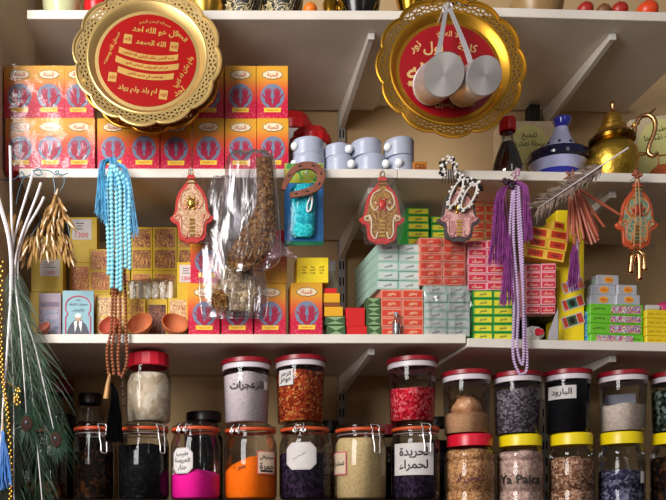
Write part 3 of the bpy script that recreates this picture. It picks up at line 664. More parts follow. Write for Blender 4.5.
def big_tub(x0, x1, y0, y1, Y, label):
    X = XW((x0 + x1) / 2, Y); r = (x1 - x0) / 2 * s(Y) * cosx(X, Y); z0 = shelf_top('B', X); zl = ZF(y1, Y, r); z1 = ZF(y0, Y, r)
    t = thing('storage_tub', label, 'tub', (X, Y, z0), (0, 0, 0), 'red-lidded tubs behind the white tubs')
    MB().lathe([(0.0005, 0), (r * .85, 0), (r * .92, zl - z0), (r * .5, zl - z0)], 32).build('tub_body', mat('pale_plastic_tub', '#d8d4cc', 0.35), t)
    h = z1 - zl
    MB().lathe([(r * .9, zl - z0 - .003), (r, zl - z0), (r, zl - z0 + h * .45), (r * .85, zl - z0 + h * .6), (r * .8, zl - z0 + h * .9), (r * .6, z1 - z0), (0.0005, z1 - z0)], 60, rf=lambda a: 1 + 0.025 * math.cos(14 * a)).build('lid', M_redpl, t)
big_tub(289, 331, 121, 138.5, 0.19, 'pale tub with scalloped red lid right behind the white tubs')
big_tub(268, 313, 106, 126, 0.315, 'pale tub with red lid farther back, partly behind the henna boxes')
o = MB().box(-0.0175, 0.0175, 0, 0.03, 0, 0.034).build('small_box', mat('amber_brown_card', '#b8742a', 0.5), bevel=0.001, loc=(XW(420, 0.03), 0.03, shelf_top('B', XW(420, 0.03)))); tag(o, 'small amber brown box right of the white tubs', 'small box')
MB().box(-0.013, 0.013, -0.0006, 0.0002, 0.008, 0.027).build('printed_label', swirl('amber_print', ['#c88a3a', '#8a4a1a', '#d8a050'], 60), o)

# dark syrup bottle with red cap
Yb = 0.055; X = XW(507.5, Yb); zb = shelf_top('B', X); k = s(Yb); cx_ = cosx(X, Yb)
t = thing('syrup_bottle', 'bottle of dark red syrup with a red cap left of the blue tagine', 'bottle', (X, Yb, zb), (0, 0, yaw_to_cam(X, Yb)))
H_ = ZW(119, Yb) - zb; r = 16 * k * cx_
prof = [(0.0005, 0.0005), (r * .9, 0.0005), (r, 0.006), (r * .98, H_ * .22), (r * .74, H_ * .42), (r * .48, H_ * .58), (r * .38, H_ * .66), (r * .38, H_ * .84)]
MB().lathe(prof, 30).build('bottle_body', M_glass, t)
MB().lathe([(a * .95, z + .0008) for a, z in prof[:5]] + [(r * .45, H_ * .575), (r * .40, H_ * .61), (0.0005, H_ * .612)], 30).build('syrup', mat('dark_red_syrup', '#2a0608', 0.12, var=0.1, coat=0.4), t)
MB().lathe([(r * .5, H_ * .78), (r * .55, H_ * .80), (r * .55, H_ * .97), (r * .48, H_), (0.0005, H_)], 30, rf=lambda a: 1 + 0.02 * math.cos(24 * a)).build('cap', mat('bright_red_cap', '#e01420', 0.3), t)

# two boxes with an oval picture of a clay pot
M_card = mat('ivory_card', '#cdb896', 0.5); M_oval = mat('pale_green_yellow_ink', '#d6cf86', 0.5); M_pot = mat('orange_pot_ink', '#c8642a', 0.5, var=0.25, scale=60)
def pot_box(X, Y, z, w_, h_, dep, rot, label):
    t = MB().box(-w_ / 2, w_ / 2, 0, dep, 0, h_).build('cookware_box', M_card, bevel=0.001, loc=(X, Y, z), rot=rot); tag(t, label, 'box', 'cookware boxes with an oval picture')
    mb = MB(); pts = [(-w_ * .47, h_ * .04), (-w_ * .47, h_ * .5)] + [(w_ * .47 * math.cos(a), h_ * .55 + h_ * .41 * math.sin(a)) for a in [PI - PI * i / 20 for i in range(21)]] + [(w_ * .47, h_ * .04)]
    mb.prism(pts, -0.0006, 0.0002); mb.build('arch_panel', M_oval, t)
    mb = MB(); mb.prism([(-w_ * .3, h_ * .06), (-w_ * .36, h_ * .2), (-w_ * .30, h_ * .38), (-w_ * .15, h_ * .45), (w_ * .15, h_ * .45), (w_ * .30, h_ * .38), (w_ * .36, h_ * .2), (w_ * .3, h_ * .06)], -0.0009, 0)
    mb.tube([(-w_ * .14, -0.001, h_ * .45), (-w_ * .12, -0.001, h_ * .55), (w_ * .12, -0.001, h_ * .55), (w_ * .14, -0.001, h_ * .45)], 0.0022, 5); mb.build('pot_picture', M_pot, t)
    mb = MB(); mb.text('للطبخ', 0, h_ * .84, width=w_ * .28, y=-0.0007); mb.text('مرحلة تفكرها', 0, h_ * .755, width=w_ * .62, y=-0.0007); mb.build('lettering', mat('dark_green_lettering', '#4a5224', 0.5), t)
Yb = 0.27; X = XW(529, Yb); zb = shelf_top('B', X); pot_box(X, Yb, zb, 54 * s(Yb), ZW(121, Yb) - zb, 0.06, (0, 0, 0.02), 'ivory box with a green oval pot picture behind the syrup bottle and the tagine')
Yb = 0.20; X = XW(672, Yb); zb = shelf_top('B', X); pot_box(X, Yb, zb, 60 * s(Yb), 88 * s(Yb), 0.06, (0, -0.14, 0.0), 'box with a pot picture leaning at the right frame edge beside the teapot')
bpy.data.objects['cookware_box.001'].location.z += 0.0145
o = MB().box(-0.016, 0.016, 0, 0.03, 0, 0.06).build('dark_block', mat('flat_black', '#141312', 0.5), bevel=0.001, loc=(XW(534, 0.37), 0.365, shelf_top('B', XW(534, 0.37)))); tag(o, 'plain black block at the wall above the ivory pot box', 'box')  # solid black block filling the dark spot at the wall, no particular object
o.scale = (1, 1, (ZW(105, 0.37) - shelf_top('B', XW(534, .37))) / 0.06)

# blue and white tagine, tilted
Yb = 0.135; X = XW(555, Yb); zb = shelf_top('B', X); k = s(Yb); r = 33 * k * cosx(X, Yb)
t = thing('tagine', 'blue and white glazed tagine with a navy rim and cone lid', 'tagine', (X, Yb, zb + 0.007), (0, 0.09, yaw_to_cam(X, Yb)))
M_wb = mat('white_blue_glaze', '#b4b6dc', 0.15, var=0.25, scale=20, coat=0.3); M_navy = mat('navy_glaze', '#10102e', 0.12, coat=0.4); M_blue = mat('cobalt_glaze', '#3036a8', 0.12, coat=0.4)
zr_ = ZW(164, Yb) - zb
MB().lathe([(0.0005, 0), (r * .45, 0), (r * .52, zr_ * .12), (r * .72, zr_ * .5), (r * .93, zr_ * .86)], 48).build('dish', M_wb, t)
MB().lathe([(r * .92, zr_ * .84), (r, zr_ * .90), (r * 1.02, zr_ * 1.02), (r * .98, zr_ * 1.14), (r * .80, zr_ * 1.2), (r * .66, zr_ * 1.2)], 48).build('rim', M_navy, t)
MB().lathe([(r * .60, zr_ * .285), (r * .74, zr_ * .515), (r * .76, zr_ * .54), (r * .70, zr_ * .50)], 48).build('blue_band', M_blue, t)
zt_ = ZW(123, Yb) - zb; zc0 = zr_ * 1.18; hl = zt_ - zc0
prof = [(r * .70, zc0), (r * .56, zc0 + hl * .14), (r * .40, zc0 + hl * .36), (r * .28, zc0 + hl * .56), (r * .22, zc0 + hl * .74)]
ld = MB().lathe(prof, 40).build('lid', M_wb, t)
MB().lathe([(r * .22, zc0 + hl * .72), (r * .20, zc0 + hl * .78), (r * .29, zc0 + hl * .93), (r * .28, zt_), (0.0005, zt_ - 0.004)], 32).build('knob', M_blue, ld)
mb = MB()
for i in range(9):
    a = 2 * PI * i / 9; q = r * .50; zz = zc0 + hl * .2
    mb.ball((q * math.sin(a), -q * math.cos(a), zz), 0.004, 8, 5, 0, (1, 1, 1.5)); mb.tube([(q * .93 * math.sin(a + .25), -q * .93 * math.cos(a + .25), zz), (q * .82 * math.sin(a + .3), -q * .82 * math.cos(a + .3), zz + 0.012)], 0.0016, 5)
mb.build('painted_motifs', M_navy, ld)

# brass teapot
Yb = 0.085; X = XW(611, Yb); zb = shelf_top('B', X); k = s(Yb); cx_ = cosx(X, Yb); yw = yaw_to_cam(X, Yb)
M_brass = mat('polished_brass', '#d2a244', 0.3, metal=1.0, var=0.12, scale=25, bump=0.06); M_brass2 = mat('hammered_brass', '#cfa640', 0.36, metal=1.0, var=0.2, scale=60, bump=0.45); M_copper = mat('rosy_brass', '#cf9a68', 0.22, metal=1.0)
t = thing('brass_teapot', 'round engraved brass teapot with domed lid right of the tagine', 'teapot', (X, Yb, zb + .0005), (0, tilt_of('B', X), yw))
def zz(y): return ZW(y, Yb) - zb
q = k * cx_
MB().lathe([(0.0005, 0), (19 * q, 0), (21 * q, 0.004), (23 * q, zz(179)), (27 * q, zz(170)), (28 * q, zz(162)), (25.5 * q, zz(153)), (21 * q, zz(147)), (18.5 * q, zz(144))], 48).build('pot_body', M_brass2, t)
MB().lathe([(18 * q, zz(145)), (24 * q, zz(143)), (24.5 * q, zz(140)), (22 * q, zz(138))], 48).build('collar', mat('dark_aged_brass', '#6a4a18', 0.25, metal=1.0), t)
ld = MB().lathe([(22 * q, zz(139)), (19.5 * q, zz(135)), (15 * q, zz(132)), (14.5 * q, zz(128)), (10.5 * q, zz(125.5)), (10 * q, zz(119)), (7.5 * q, zz(114.5)), (3 * q, zz(111.5))], 40).build('lid', M_brass, t)
MB().lathe([(2.8 * q, zz(112)), (1.8 * q, zz(109)), (3.0 * q, zz(106)), (2.4 * q, zz(102.5)), (0.0005, zz(100.5))], 20).build('finial', M_copper, ld)
mb = MB(); pts = [((px - 611) * q, 0, zz(py)) for px, py in ((622, 142), (632, 138), (634, 130), (640, 123), (648, 124), (653, 132), (652, 142), (648, 152), (647, 160), (652, 164), (656, 162))]
mb.tube(smooth_path(pts, 5), [0.006] * 8 + [0.0055] * 43, 10); mb.tube(smooth_path([((px - 611) * q, 0, zz(py)) for px, py in ((648, 159), (643, 160.5), (637, 159))], 4), 0.0045, 8); mb.tube([((645 - 611) * q, 0, zz(124)), ((653 - 611) * q, 0, zz(118))], [0.005, 0.002], 8)
mb.build('handle', M_copper, t)
mb = MB(); mb.tube(smooth_path([(4 * q, 22 * q, zz(160)), (4 * q, 36 * q, zz(152)), (4 * q, 44 * q, zz(140))], 5), [0.012] * 4 + [0.009] * 4 + [0.006] * 3, 10); mb.build('spout', M_brass, t)
mb = MB(); mb.ball((22 * q, 0, zz(130)), 0.006, 10, 6); mb.tube([(18 * q, 0, zz(131)), (27 * q, 0, zz(129))], 0.003, 8); mb.build('hinge', M_brass, t)

# ------------------------------------------------------------------ things on the top shelf, only their feet show
zt0 = shelf_top('A', 0.1)
M_gold = mat('gold_trim', '#c8962c', 0.25, metal=1.0, var=0.2, scale=40)
M_blk = swirl('black_cloth_cream_leaves', ['#15120f', '#1c1714', '#cbb88a', '#1a1512', '#18120e'], 45, 1.5)
def pot(px, r, h, m, label, name='covered_bowl', cat='bowl', Y=None, trim=True, gm=None):
    Y = r + 0.012 if Y is None else Y; X = XW(px, Y)
    t = thing(name, label, cat, (X, Y, shelf_top('A', X) + .0004), (0, tilt_of('A', X), 0))
    MB().lathe([(0.0005, 0), (r * .62, 0), (r * .7, h * .08), (r * .95, h * .4), (r, h * .6), (r * .8, h * .85), (r * .3, h), (0.0005, h)], 32).build('bowl_body', m, t)
    if trim: MB().lathe([(r * .60, -0.0), (r * .74, 0), (r * .76, h * .05), (r * .70, h * .1)], 32, rf=lambda a: 1 + .03 * math.cos(16 * a)).build('foot_ring', gm or M_gold, t)
pot(62, 0.05, 0.09, mat('pale_green_ceramic', '#c6c79a', 0.3), 'pale green bowl standing above the left end of the top shelf', gm=mat('cream_foot', '#ddd5b8', 0.4))
pot(97, 0.034, 0.07, M_redpl, 'red tin on the top shelf left of the gold plate', 'red_tin', 'tin', trim=False)
pot(205, 0.05, 0.09, M_brass, 'golden bowl on the top shelf right of the left gold plate')
pot(243, 0.052, 0.11, M_blk, 'black cream-patterned bowl with gold foot, left of the orange fruit')
pot(283, 0.052, 0.11, M_blk, 'black cream-patterned bowl with gold foot, next to the orange fruit')
pot(358, 0.056, 0.1, mat('black_glaze', '#14100e', 0.2), 'black glazed bowl with gold foot between the two gold plates')
pot(462, 0.036, 0.08, mat('dark_blue_glaze', '#181c3a', 0.2), 'dark blue bowl on the top shelf behind the right gold plate')
pot(535, 0.068, 0.1, mat('tan_pottery', '#9a7a4e', 0.35, var=0.2), 'tan bowl with shiny foil foot on the top shelf right of the gold plate', gm=mat('silver_foil', '#d8d0c8', 0.2, metal=0.9))
def fruit(px, Y, r, m, label, cat='fruit', nm='orange_fruit'):
    X = XW(px, Y); o = MB().ball((0, 0, r), r, 20, 12, 0, (1, 1, .94)); o.v = [(a, b, c + 0.0) for a, b, c in o.v]; zmin = min(v[2] for v in o.v); o.v = [(a, b, c - zmin) for a, b, c in o.v]
    t = o.build(nm, m, loc=(X, Y, shelf_top('A', X) + .0006)); tag(t, label, cat, 'decorative fruit on the top shelf')
    MB().tube([(0, 0, r * 1.84), (0.002, 0, r * 2.05)], 0.003, 6).build('stem', mat('stem_brown', '#5a3a1c', 0.7), t)
M_orange = mat('orange_peel', '#e8761a', 0.4, bump=0.3, scale=120); M_pom = mat('pomegranate_skin', '#a8281c', 0.4, var=0.25)
fruit(310, 0.026, 0.018, M_orange, 'small orange fruit on the top shelf between the black bowls')
fruit(647, 0.036, 0.026, mat('red_orange_skin', '#e0481a', 0.35, var=0.2), 'large red-orange fruit at the right end of the top shelf')
for px, rr, m, lb in ((585, 0.020, M_pom, 'dark red fruit on the top shelf beside the tan bowl'), (603, 0.018, mat('brown_fruit_skin', '#7a4a26', 0.5, var=0.3), 'brown fruit on the top shelf, second right of the tan bowl'), (619, 0.021, M_pom, 'dark red fruit on the top shelf, third right of the tan bowl')): fruit(px, 0.03, rr, m, lb, nm='decorative_fruit')
mb = MB()
for i in range(70):
    x = R.uniform(-.12, .12); y = R.uniform(0, .1); zz_ = R.uniform(0.0, 0.05); a = R.uniform(0, 6.28); l = R.uniform(.012, .022)
    mb.add([(x, y, zz_), (x + l * .4 * math.cos(a + .6), y + l * .4 * math.sin(a + .6), zz_ + .006), (x + l * math.cos(a), y + l * math.sin(a), max(0, zz_ + R.uniform(-.006, .01))), (x + l * .4 * math.cos(a - .6), y + l * .4 * math.sin(a - .6), zz_ + .006)], [(0, 1, 2, 3)])
o = mb.build('artificial_foliage', mat('dark_leaf_green', '#2c4a26', 0.5, var=0.3), loc=(XW(625, 0.06), 0.065, shelf_top('A', XW(625, .06)) + 0.0012), rot=(0, tilt_of('A', 1.1), 0)); tag(o, 'dark green artificial leaves behind the fruit on the top shelf', 'foliage', kind='stuff')
def ornament(px, label, w_=0.05):
    Y = 0.05; X = XW(px, Y); t = thing('golden_ornament', label, 'ornament', (X, Y, shelf_top('A', X)), group='gold swirl ornaments')
    mb = MB(); 
    for k in (-1, 0, 1): mb.tube(smooth_path([(-w_, k * .012, 0.006), (-w_ * .4, k * .014, 0.006), (0, k * .014, 0.014), (w_ * .6, k * .016, 0.010), (w_, k * .02, 0.03), (w_ * .7, k * .02, 0.045)], 5), 0.006, 8)
    mb.build('swirl_foot', M_gold, t)
    MB().lathe([(0.0005, 0.012), (w_ * .5, 0.014), (w_ * .7, 0.05), (0.0005, 0.09)], 24).build('dish', M_gold, t)
ornament(410, 'golden swirl-footed ornament on the top shelf left of the right gold plate')
ornament(330, 'golden swirl-footed ornament on the top shelf beside the orange fruit', 0.028)

# ------------------------------------------------------------------ gold plates
M_gp = mat('brushed_gold', '#d3b272', 0.42, metal=0.8, var=0.05, scale=18); M_gp2 = mat('warm_gold', '#cc9630', 0.38, metal=0.9, var=0.06, scale=18)
M_redlac = mat('red_lacquer', '#960503', 0.5, var=0.05, spec=.2); M_redlac2 = mat('dark_red_lacquer', '#98101a', 0.35, var=0.05); M_glet = mat('gold_lettering', '#c79c50', 0.45, metal=0.4); M_clet = mat('cream_gold_lettering', '#e0b878', 0.45, metal=0.2)
def plate_disc(Rp, mgold, t, lobes=12, ins=0.5, rc=0.665, two_rows=True, holes=True, mred=None):
    """local frame: face towards -y, centre at origin"""
    rl = lambda a: 1 + 0.035 * (abs(math.cos(lobes * a / 2)) ** 0.7 - 1) * 1.6
    M = Matrix.Rotation(PI / 2, 3, 'X')    # lathe z -> -y
    N = 240
    # wall and flat ring, and back
    mb = MB(); mb.lathe([(0.0005, 0.000), (Rp * rc, 0.000), (Rp * (rc + .05), 0.0), (Rp * (rc + .115), 0.013), (Rp * (rc + .135), 0.0145), (Rp * (rc + .15), 0.0135)], 96, M=M)
    mb.lathe([(Rp * (rc + .15), 0.0120), (Rp * (rc + .115), 0.0105), (Rp * (rc + .05), -0.003), (0.0005, -0.003)], 96, M=M)
    mb.build('dish', mgold, t)
    # pierced rim
    mb = MB(); r0 = rc + .15
    def pt(f, i, dz=0):
        a = 2 * PI * i / N; rr = Rp * (f if f < .9 else 0.9 + (f - 0.9) * 1.0)
        k = (f - r0) / (1 - r0); q = rr * (1 + (rl(a) - 1) * k ** 1.2)
        return (q * math.sin(a), -(0.0135 + 0.004 * k + dz), q * math.cos(a))
    def strip(f0, f1, step):
        vs = [pt(f0, i) for i in range(0, N, step)] + [pt(f1, i) for i in range(0, N, step)]; n = N // step
        mb.add(vs, [(i, (i + 1) % n, (i + 1) % n + n, i + n) for i in range(n)], 0, False)
    def tri_row(f0, f1, step):
        n = N // step
        for i in range(n):
            for tri in (((f0, i * step), (f0, (i + 1) * step), (f1, (i + .5) * step)), ((f1, (i + .5) * step), (f1, (i + 1.5) * step), (f0, (i + 1) * step))):
                p = [Vector(pt(*q)) for q in tri]; c = sum(p, Vector()) / 3; inn = [c + (v - c) * ins for v in p]
                mb.add(p + inn, [(0, 1, 4, 3), (1, 2, 5, 4), (2, 0, 3, 5)])
    strip(r0, r0 + .012, 1); tri_row(r0 + .014, r0 + .072, 5); tri_row(r0 + .072, r0 + .130, 5); strip(r0 + .135, 1.0, 1)
    # front faces of the sheet; a thin twin behind gives it thickness
    fs = list(mb.f); vs = [(x, y + 0.0015, z) for x, y, z in mb.v]; mb.add(vs, [f[::-1] for f in fs])
    rm = mb.build('pierced_rim', mgold, t)
    pts = [Vector(pt(1.0, i)) for i in range(0, N)]
    MB().tube(pts, 0.0032, 6, 0, True).build('rolled_edge', mgold, t)
    MB().lathe([(0.0005, 0.0012), (Rp * rc, 0.0012), (Rp * rc, 0.0001)], 96, M=M).build('red_centre', mred or M_redlac, t)
def plate(px, py, rpx, Y, mgold, label, tilt=0.09, mred=None, rot=0.0, ins=0.52):
    t = thing('gold_plate', label, 'plate', P(px, py, Y), (-tilt, rot, 0), 'gold plates with pierced rims'); Rp = rpx * s(Y)
    plate_disc(Rp, mgold, t, mred=mred, ins=ins); return t, Rp
t1, Rp = plate(147.5, 60.5, 73.5, -0.075, M_gp, 'gold plate with red centre and rows of gold lettering, left one', rot=0.13)
tb, Rpb = plate(151, 70, 71, -0.038, mat('bronze_gold', '#a8752c', 0.25, metal=1.0), 'gold plate peeking out below the left red-centred plate', rot=0.0)
t2, Rp2 = plate(448.5, 71, 74, -0.064, M_gp2, 'gold plate with red centre behind the two steel measures, right one', mred=M_redlac2, ins=0.66)
def hook(t, z, Y):   # wire hanger to the shelf edge
    MB().tube(smooth_path([(0, 0.004, z - 0.02), (0, 0.006, z), (0, -Y - 0.002, z + 0.012)], 5), 0.0015, 6).build('wire_hanger', M_steel, t)
# lettering on the left plate
def arc(cx, cz, rad):
    return lambda x, z, dy: (cx + (rad + z) * math.sin(x / rad), -0.0013 + dy, cz - rad + (rad + z) * math.cos(x / rad))
def sag(cx, cz, c):
    return lambda x, z, dy: (cx + x, -0.0013 + dy, cz + z + c * x * x)
mb = MB(); u = Rp * .665
mb.text('بسم الله الرحمن الرحيم', 0, 0, width=u * .66, fn=arc(u * .05, u * .84, u * .9), maxh=u * .13)
mb.text('قل هو الله احد', 0, 0, width=u * .95, fn=sag(u * .08, u * .63, 0.2), maxh=u * .26, bold=.03)
mb.text('الله الصمد', 0, 0, width=u * .62, fn=sag(u * .02, u * .38, 0.4), maxh=u * .26, bold=.03)
for k, (zz_, w_) in enumerate(((.13, 1.22), (-.08, 1.3), (-.28, 1.15))):
    mb.patch(-u * w_ / 2, u * w_ / 2, -u * .065, u * .065, sag(0, u * zz_ - u * .08, 2.2), 16)
mb.text('لم يلد ولم يولد', 0, 0, width=u * .80, fn=sag(-u * .12, -u * .68, 0.6), maxh=u * .34, bold=.03)
mb.text('سبحان الله وبحمده', -u * .76, u * .16, width=u * .74, y=-0.0013, rot=1.30, maxh=u * .24, bold=.03); mb.text('ولم يكن له كفوا', u * .78, -u * .16, width=u * .74, y=-0.0013, rot=1.25, maxh=u * .24, bold=.03)
mb.text('الحمد', u * .62, u * .62, width=u * .3, y=-0.0013, rot=-.7, maxh=u * .2, bold=.03); mb.text('احد', u * .72, -u * .58, width=u * .24, y=-0.0013, rot=.7, maxh=u * .2, bold=.03)
for x, zz_ in ((-.66, -.46), (.42, -.70), (.50, .36), (-.46, .40)): mb.box(u * x - u * .085, u * x + u * .085, -0.0018, -0.0012, u * zz_ - u * .10, u * zz_ + u * .10)
mb.build('gold_lettering', M_glet, t1)
# bands carry red script over the gold
for k, zz_ in enumerate((.13, -.08, -.28)): MB().text(['رب الناس ملك الناس اله الناس', 'من شر الوسواس الخناس الذي', 'يوسوس في صدور الناس'][k], 0, 0, width=u * 1.05, maxh=u * .085, fn=lambda x, z, dy, q=zz_: (x, -0.0021 + dy, u * q - u * .08 + z + 2.2 * x * x)).build('band_lettering', M_redlac, t1)
for x, zz_ in ((-.66, -.46), (.42, -.70), (.50, .36), (-.46, .40)): MB().text('الله', u * x, u * zz_, width=u * .12, y=-0.0019).build('square_lettering', M_redlac, t1)
u = Rp2 * .665
for tx, x, zz_, w_, ro, mh in (('كلمة', .40, .50, .40, -.15, .3), ('اول', -.30, .48, .40, 0, .42), ('الله', -.54, -.02, .62, 0, .5), ('محمد رسول', .1, -.72, .8, 0, .28), ('يا', -.66, -.46, .14, 0, 1), ('نور', -.66, .5, .26, .6, .2), ('حق', .78, .16, .22, -.3, .2)):
    MB().text(tx, u * x, u * zz_, width=u * w_, y=-0.0013, rot=ro, maxh=u * mh, bold=.02).build('gold_lettering', M_clet, t2)
MB().text('لا اله الا', 0, 0, width=u * .55, fn=arc(0, u * .80, u * .9), maxh=u * .12).build('gold_lettering', M_clet, t2)
for x, zz_ in ((-.78, -.28), (-.28, .2), (.62, .22), (.2, .26)): MB().prism(ellipse(u * x, u * zz_, u * .06, u * .06, 24, .25, 6), -0.0018, -0.0012).build('rosette', M_clet, t2)
hook(t1, Rp - 0.002, -0.075); hook(tb, Rpb - 0.002, -0.038); hook(t2, Rp2 - 0.002, -0.064)

# ------------------------------------------------------------------ steel measures hanging in front of the right plate
def brushed(name):
    m, nt, b = nodes(name); b.inputs['Metallic'].default_value = 0.75; b.inputs['Roughness'].default_value = 0.42
    b.inputs['Base Color'].default_value = col('#c9c2be'); b.inputs['Anisotropic'].default_value = 0.55
    tg = nt.nodes.new('ShaderNodeTangent'); tg.direction_type = 'RADIAL'; tg.axis = 'Z'; link(nt, tg, 'Tangent', b, 'Tangent')
    return m
M_br = brushed('spun_steel'); M_st = mat('polished_steel', '#d6d0d2', 0.42, metal=0.65, var=0.04)
def measure(px, py, rpx, back, hang, label):
    Yf = -0.20; c = P(px, py, Yf); b = P(back[0], back[1], -0.105); hp = P(hang[0], hang[1], -0.115); ax = (b - c).normalized(); Lc = (b - c).length
    q = Vector((0, 0, -1)).rotation_difference(ax); r = rpx * s(Yf)
    t = thing('steel_measure', label, 'measuring scoop', c, q.to_euler(), 'steel measures'); inv = q.to_matrix().inverted()
    MB().lathe([(0.0005, 0), (r * .96, 0), (r, -0.004)], 48).build('cup_base', M_br, t)
    MB().lathe([(r, -0.003), (r * .985, -Lc), (r * 1.03, -Lc - 0.002), (r * .94, -Lc), (r * .94, -0.006), (0.0005, -0.005)], 48).build('cup_wall', M_st, t)
    hl = inv @ (hp - c)
    up = inv @ Vector((0, 0, 1)); up.z = 0; up.normalize(); st = up * r * 1.0 + Vector((0, 0, -Lc * .8))
    side = inv @ Vector((1, 0, 0)); pts = smooth_path([st, st + (hl - st) * .35 + inv @ Vector((0, -.004, 0)), st + (hl - st) * .97], 6)
    mb = MB(); w1 = [0.0055] * len(pts); vs = []
    for i, p in enumerate(pts):
        d = (hl - st).normalized(); sd = d.cross(inv @ Vector((0, -1, 0))).normalized(); n_ = sd.cross(d); ww = 0.0062 - 0.002 * i / len(pts)
        for a_, b_ in ((-1, -1), (1, -1), (1, 1), (-1, 1)): vs.append(p + sd * ww * a_ + n_ * 0.0013 * b_)
    k = len(pts); mb.add(vs, [(i * 4 + j, i * 4 + (j + 1) % 4, i * 4 + 4 + (j + 1) % 4, i * 4 + 4 + j) for i in range(k - 1) for j in range(4)] + [(3, 2, 1, 0), (k * 4 - 4, k * 4 - 3, k * 4 - 2, k * 4 - 1)])
    ring = [hl + (inv @ Vector((0.007 * math.cos(a), 0, 0.009 * math.sin(a)))) for a in [2 * PI * i / 14 for i in range(14)]]; mb.tube(ring, 0.0022, 6, 0, True)
    mb.build('handle', M_st, t)
measure(444.5, 74.5, 20.3, (433, 83), (446, 9), 'steel measure with a spun round base hanging on the right gold plate, front left one')
measure(485, 75.5, 18.4, (465, 87), (449, 7), 'steel measure with a spun round base hanging on the right gold plate, right one')
mb = MB(); hp = P(447.5, 6, -0.115); mb.tube(smooth_path([(0, 0, -0.006), (0, -0.005, 0.0), (0, 0.02, 0.012), (0, 0.113, -0.008)], 5), 0.0022, 8); o = mb.build('hanging_hook', M_steel, loc=hp); tag(o, 'steel hook on the top shelf edge carrying the two steel measures', 'hook')
# ------------------------------------------------------------------ jars
M_redlid = mat('dark_red_lid', '#921020', 0.35, var=0.04); M_whitecol = mat('white_collar', '#d2c6cc', 0.4, var=0.03); M_yellid = mat('yellow_lid', '#ecd010', 0.35, var=0.03); M_red2 = mat('cherry_lid', '#d0142e', 0.32, var=0.03)
M_seal = mat('orange_rubber', '#c0481c', 0.5, var=0.1); M_wire = mat('bright_wire', '#dedad8', 0.4, metal=0.8)
def lump(prof, n=36, amp=0.0, seed=1):
    """contents: the top of the lathe is uneven"""
    return prof
def contents(t, prof, ztop, m, name, amp=0.004, tilt=0.0):
    """prof: list of (r,z) inner wall from the bottom; filled up to ztop with an uneven heap"""
    pr = [(0.0005, prof[0][1])]
    for (r0, z0), (r1, z1) in zip(prof, prof[1:]):
        pr.append((r0, z0))
        if z1 >= ztop: pr.append((r0 + (r1 - r0) * (ztop - z0) / max(1e-6, z1 - z0), ztop)); break
    else: pr.append(prof[-1])
    rt, zt = pr[-1]; base = len(pr) - 1
    pr += [(rt * .8, zt + amp), (rt * .45, zt + amp * 1.6), (0.0005, zt + amp * 2)]
    mb = MB().lathe(pr, 36); n = 36
    for j in range(base, len(pr)):
        for i in range(n):
            x, y, z = mb.v[j * n + i]; mb.v[j * n + i] = (x, y, z + amp * (math.sin(3 * 2 * PI * i / n + t.location.x * 50) * .5 + math.sin(5 * 2 * PI * i / n + 1) * .3) * (pr[j][0] / rt) + tilt * x)
    return mb.build(name, m, t)
def wrap(Rw, a0=0.0):
    return lambda x, z, dy: ((Rw - dy) * math.sin(x / Rw + a0), -(Rw - dy) * math.cos(x / Rw + a0), z)
JG = 'red-lidded clear plastic jars'
def tub_jar(x0, x1, y0, zbase, Y, label, fill, m, lidm=None, amp=0.004, tilt=0.0):
    px = (x0 + x1) / 2; X = XW(px, Y); r = (x1 - x0) / 2 * s(Y) * cosx(X, Y); H = ZF(y0, Y, r) - zbase
    t = thing('plastic_jar', label, 'jar', (X, Y, zbase + 0.0003), (0, 0, yaw_to_cam(X, Y)), JG)
    hl = 5.5 * s(Y); hc = 5.0 * s(Y); zc_ = H - hl - hc
    MB().lathe([(0.0005, 0.001), (r * .86, 0.001), (r * .89, 0.004), (r * .965, zc_)], 44).build('jar_body', M_glassd, t)
    MB().lathe([(r * .955, zc_ - 0.001), (r * .985, zc_), (r * .985, zc_ + hc), (r * .9, zc_ + hc)], 44).build('collar', M_whitecol, t)
    MB().lathe([(r * .9, zc_ + hc - .0005), (r * 1.0, zc_ + hc - .0005), (r * 1.04, zc_ + hc + .001), (r * 1.04, H - 0.003), (r * .97, H - .001), (r * .9, H - 0.001), (r * .88, H - .003), (0.0005, H - .003)], 44).build('lid', lidm or M_redlid, t)
    contents(t, [(r * .83, 0.003), (r * .865, 0.006), (r * .94, zc_ * .985)], 0.003 + (zc_ - .004) * fill, m, 'spice_filling', amp, tilt)
    return t, r, H
CG = 'wire-clip glass jars'
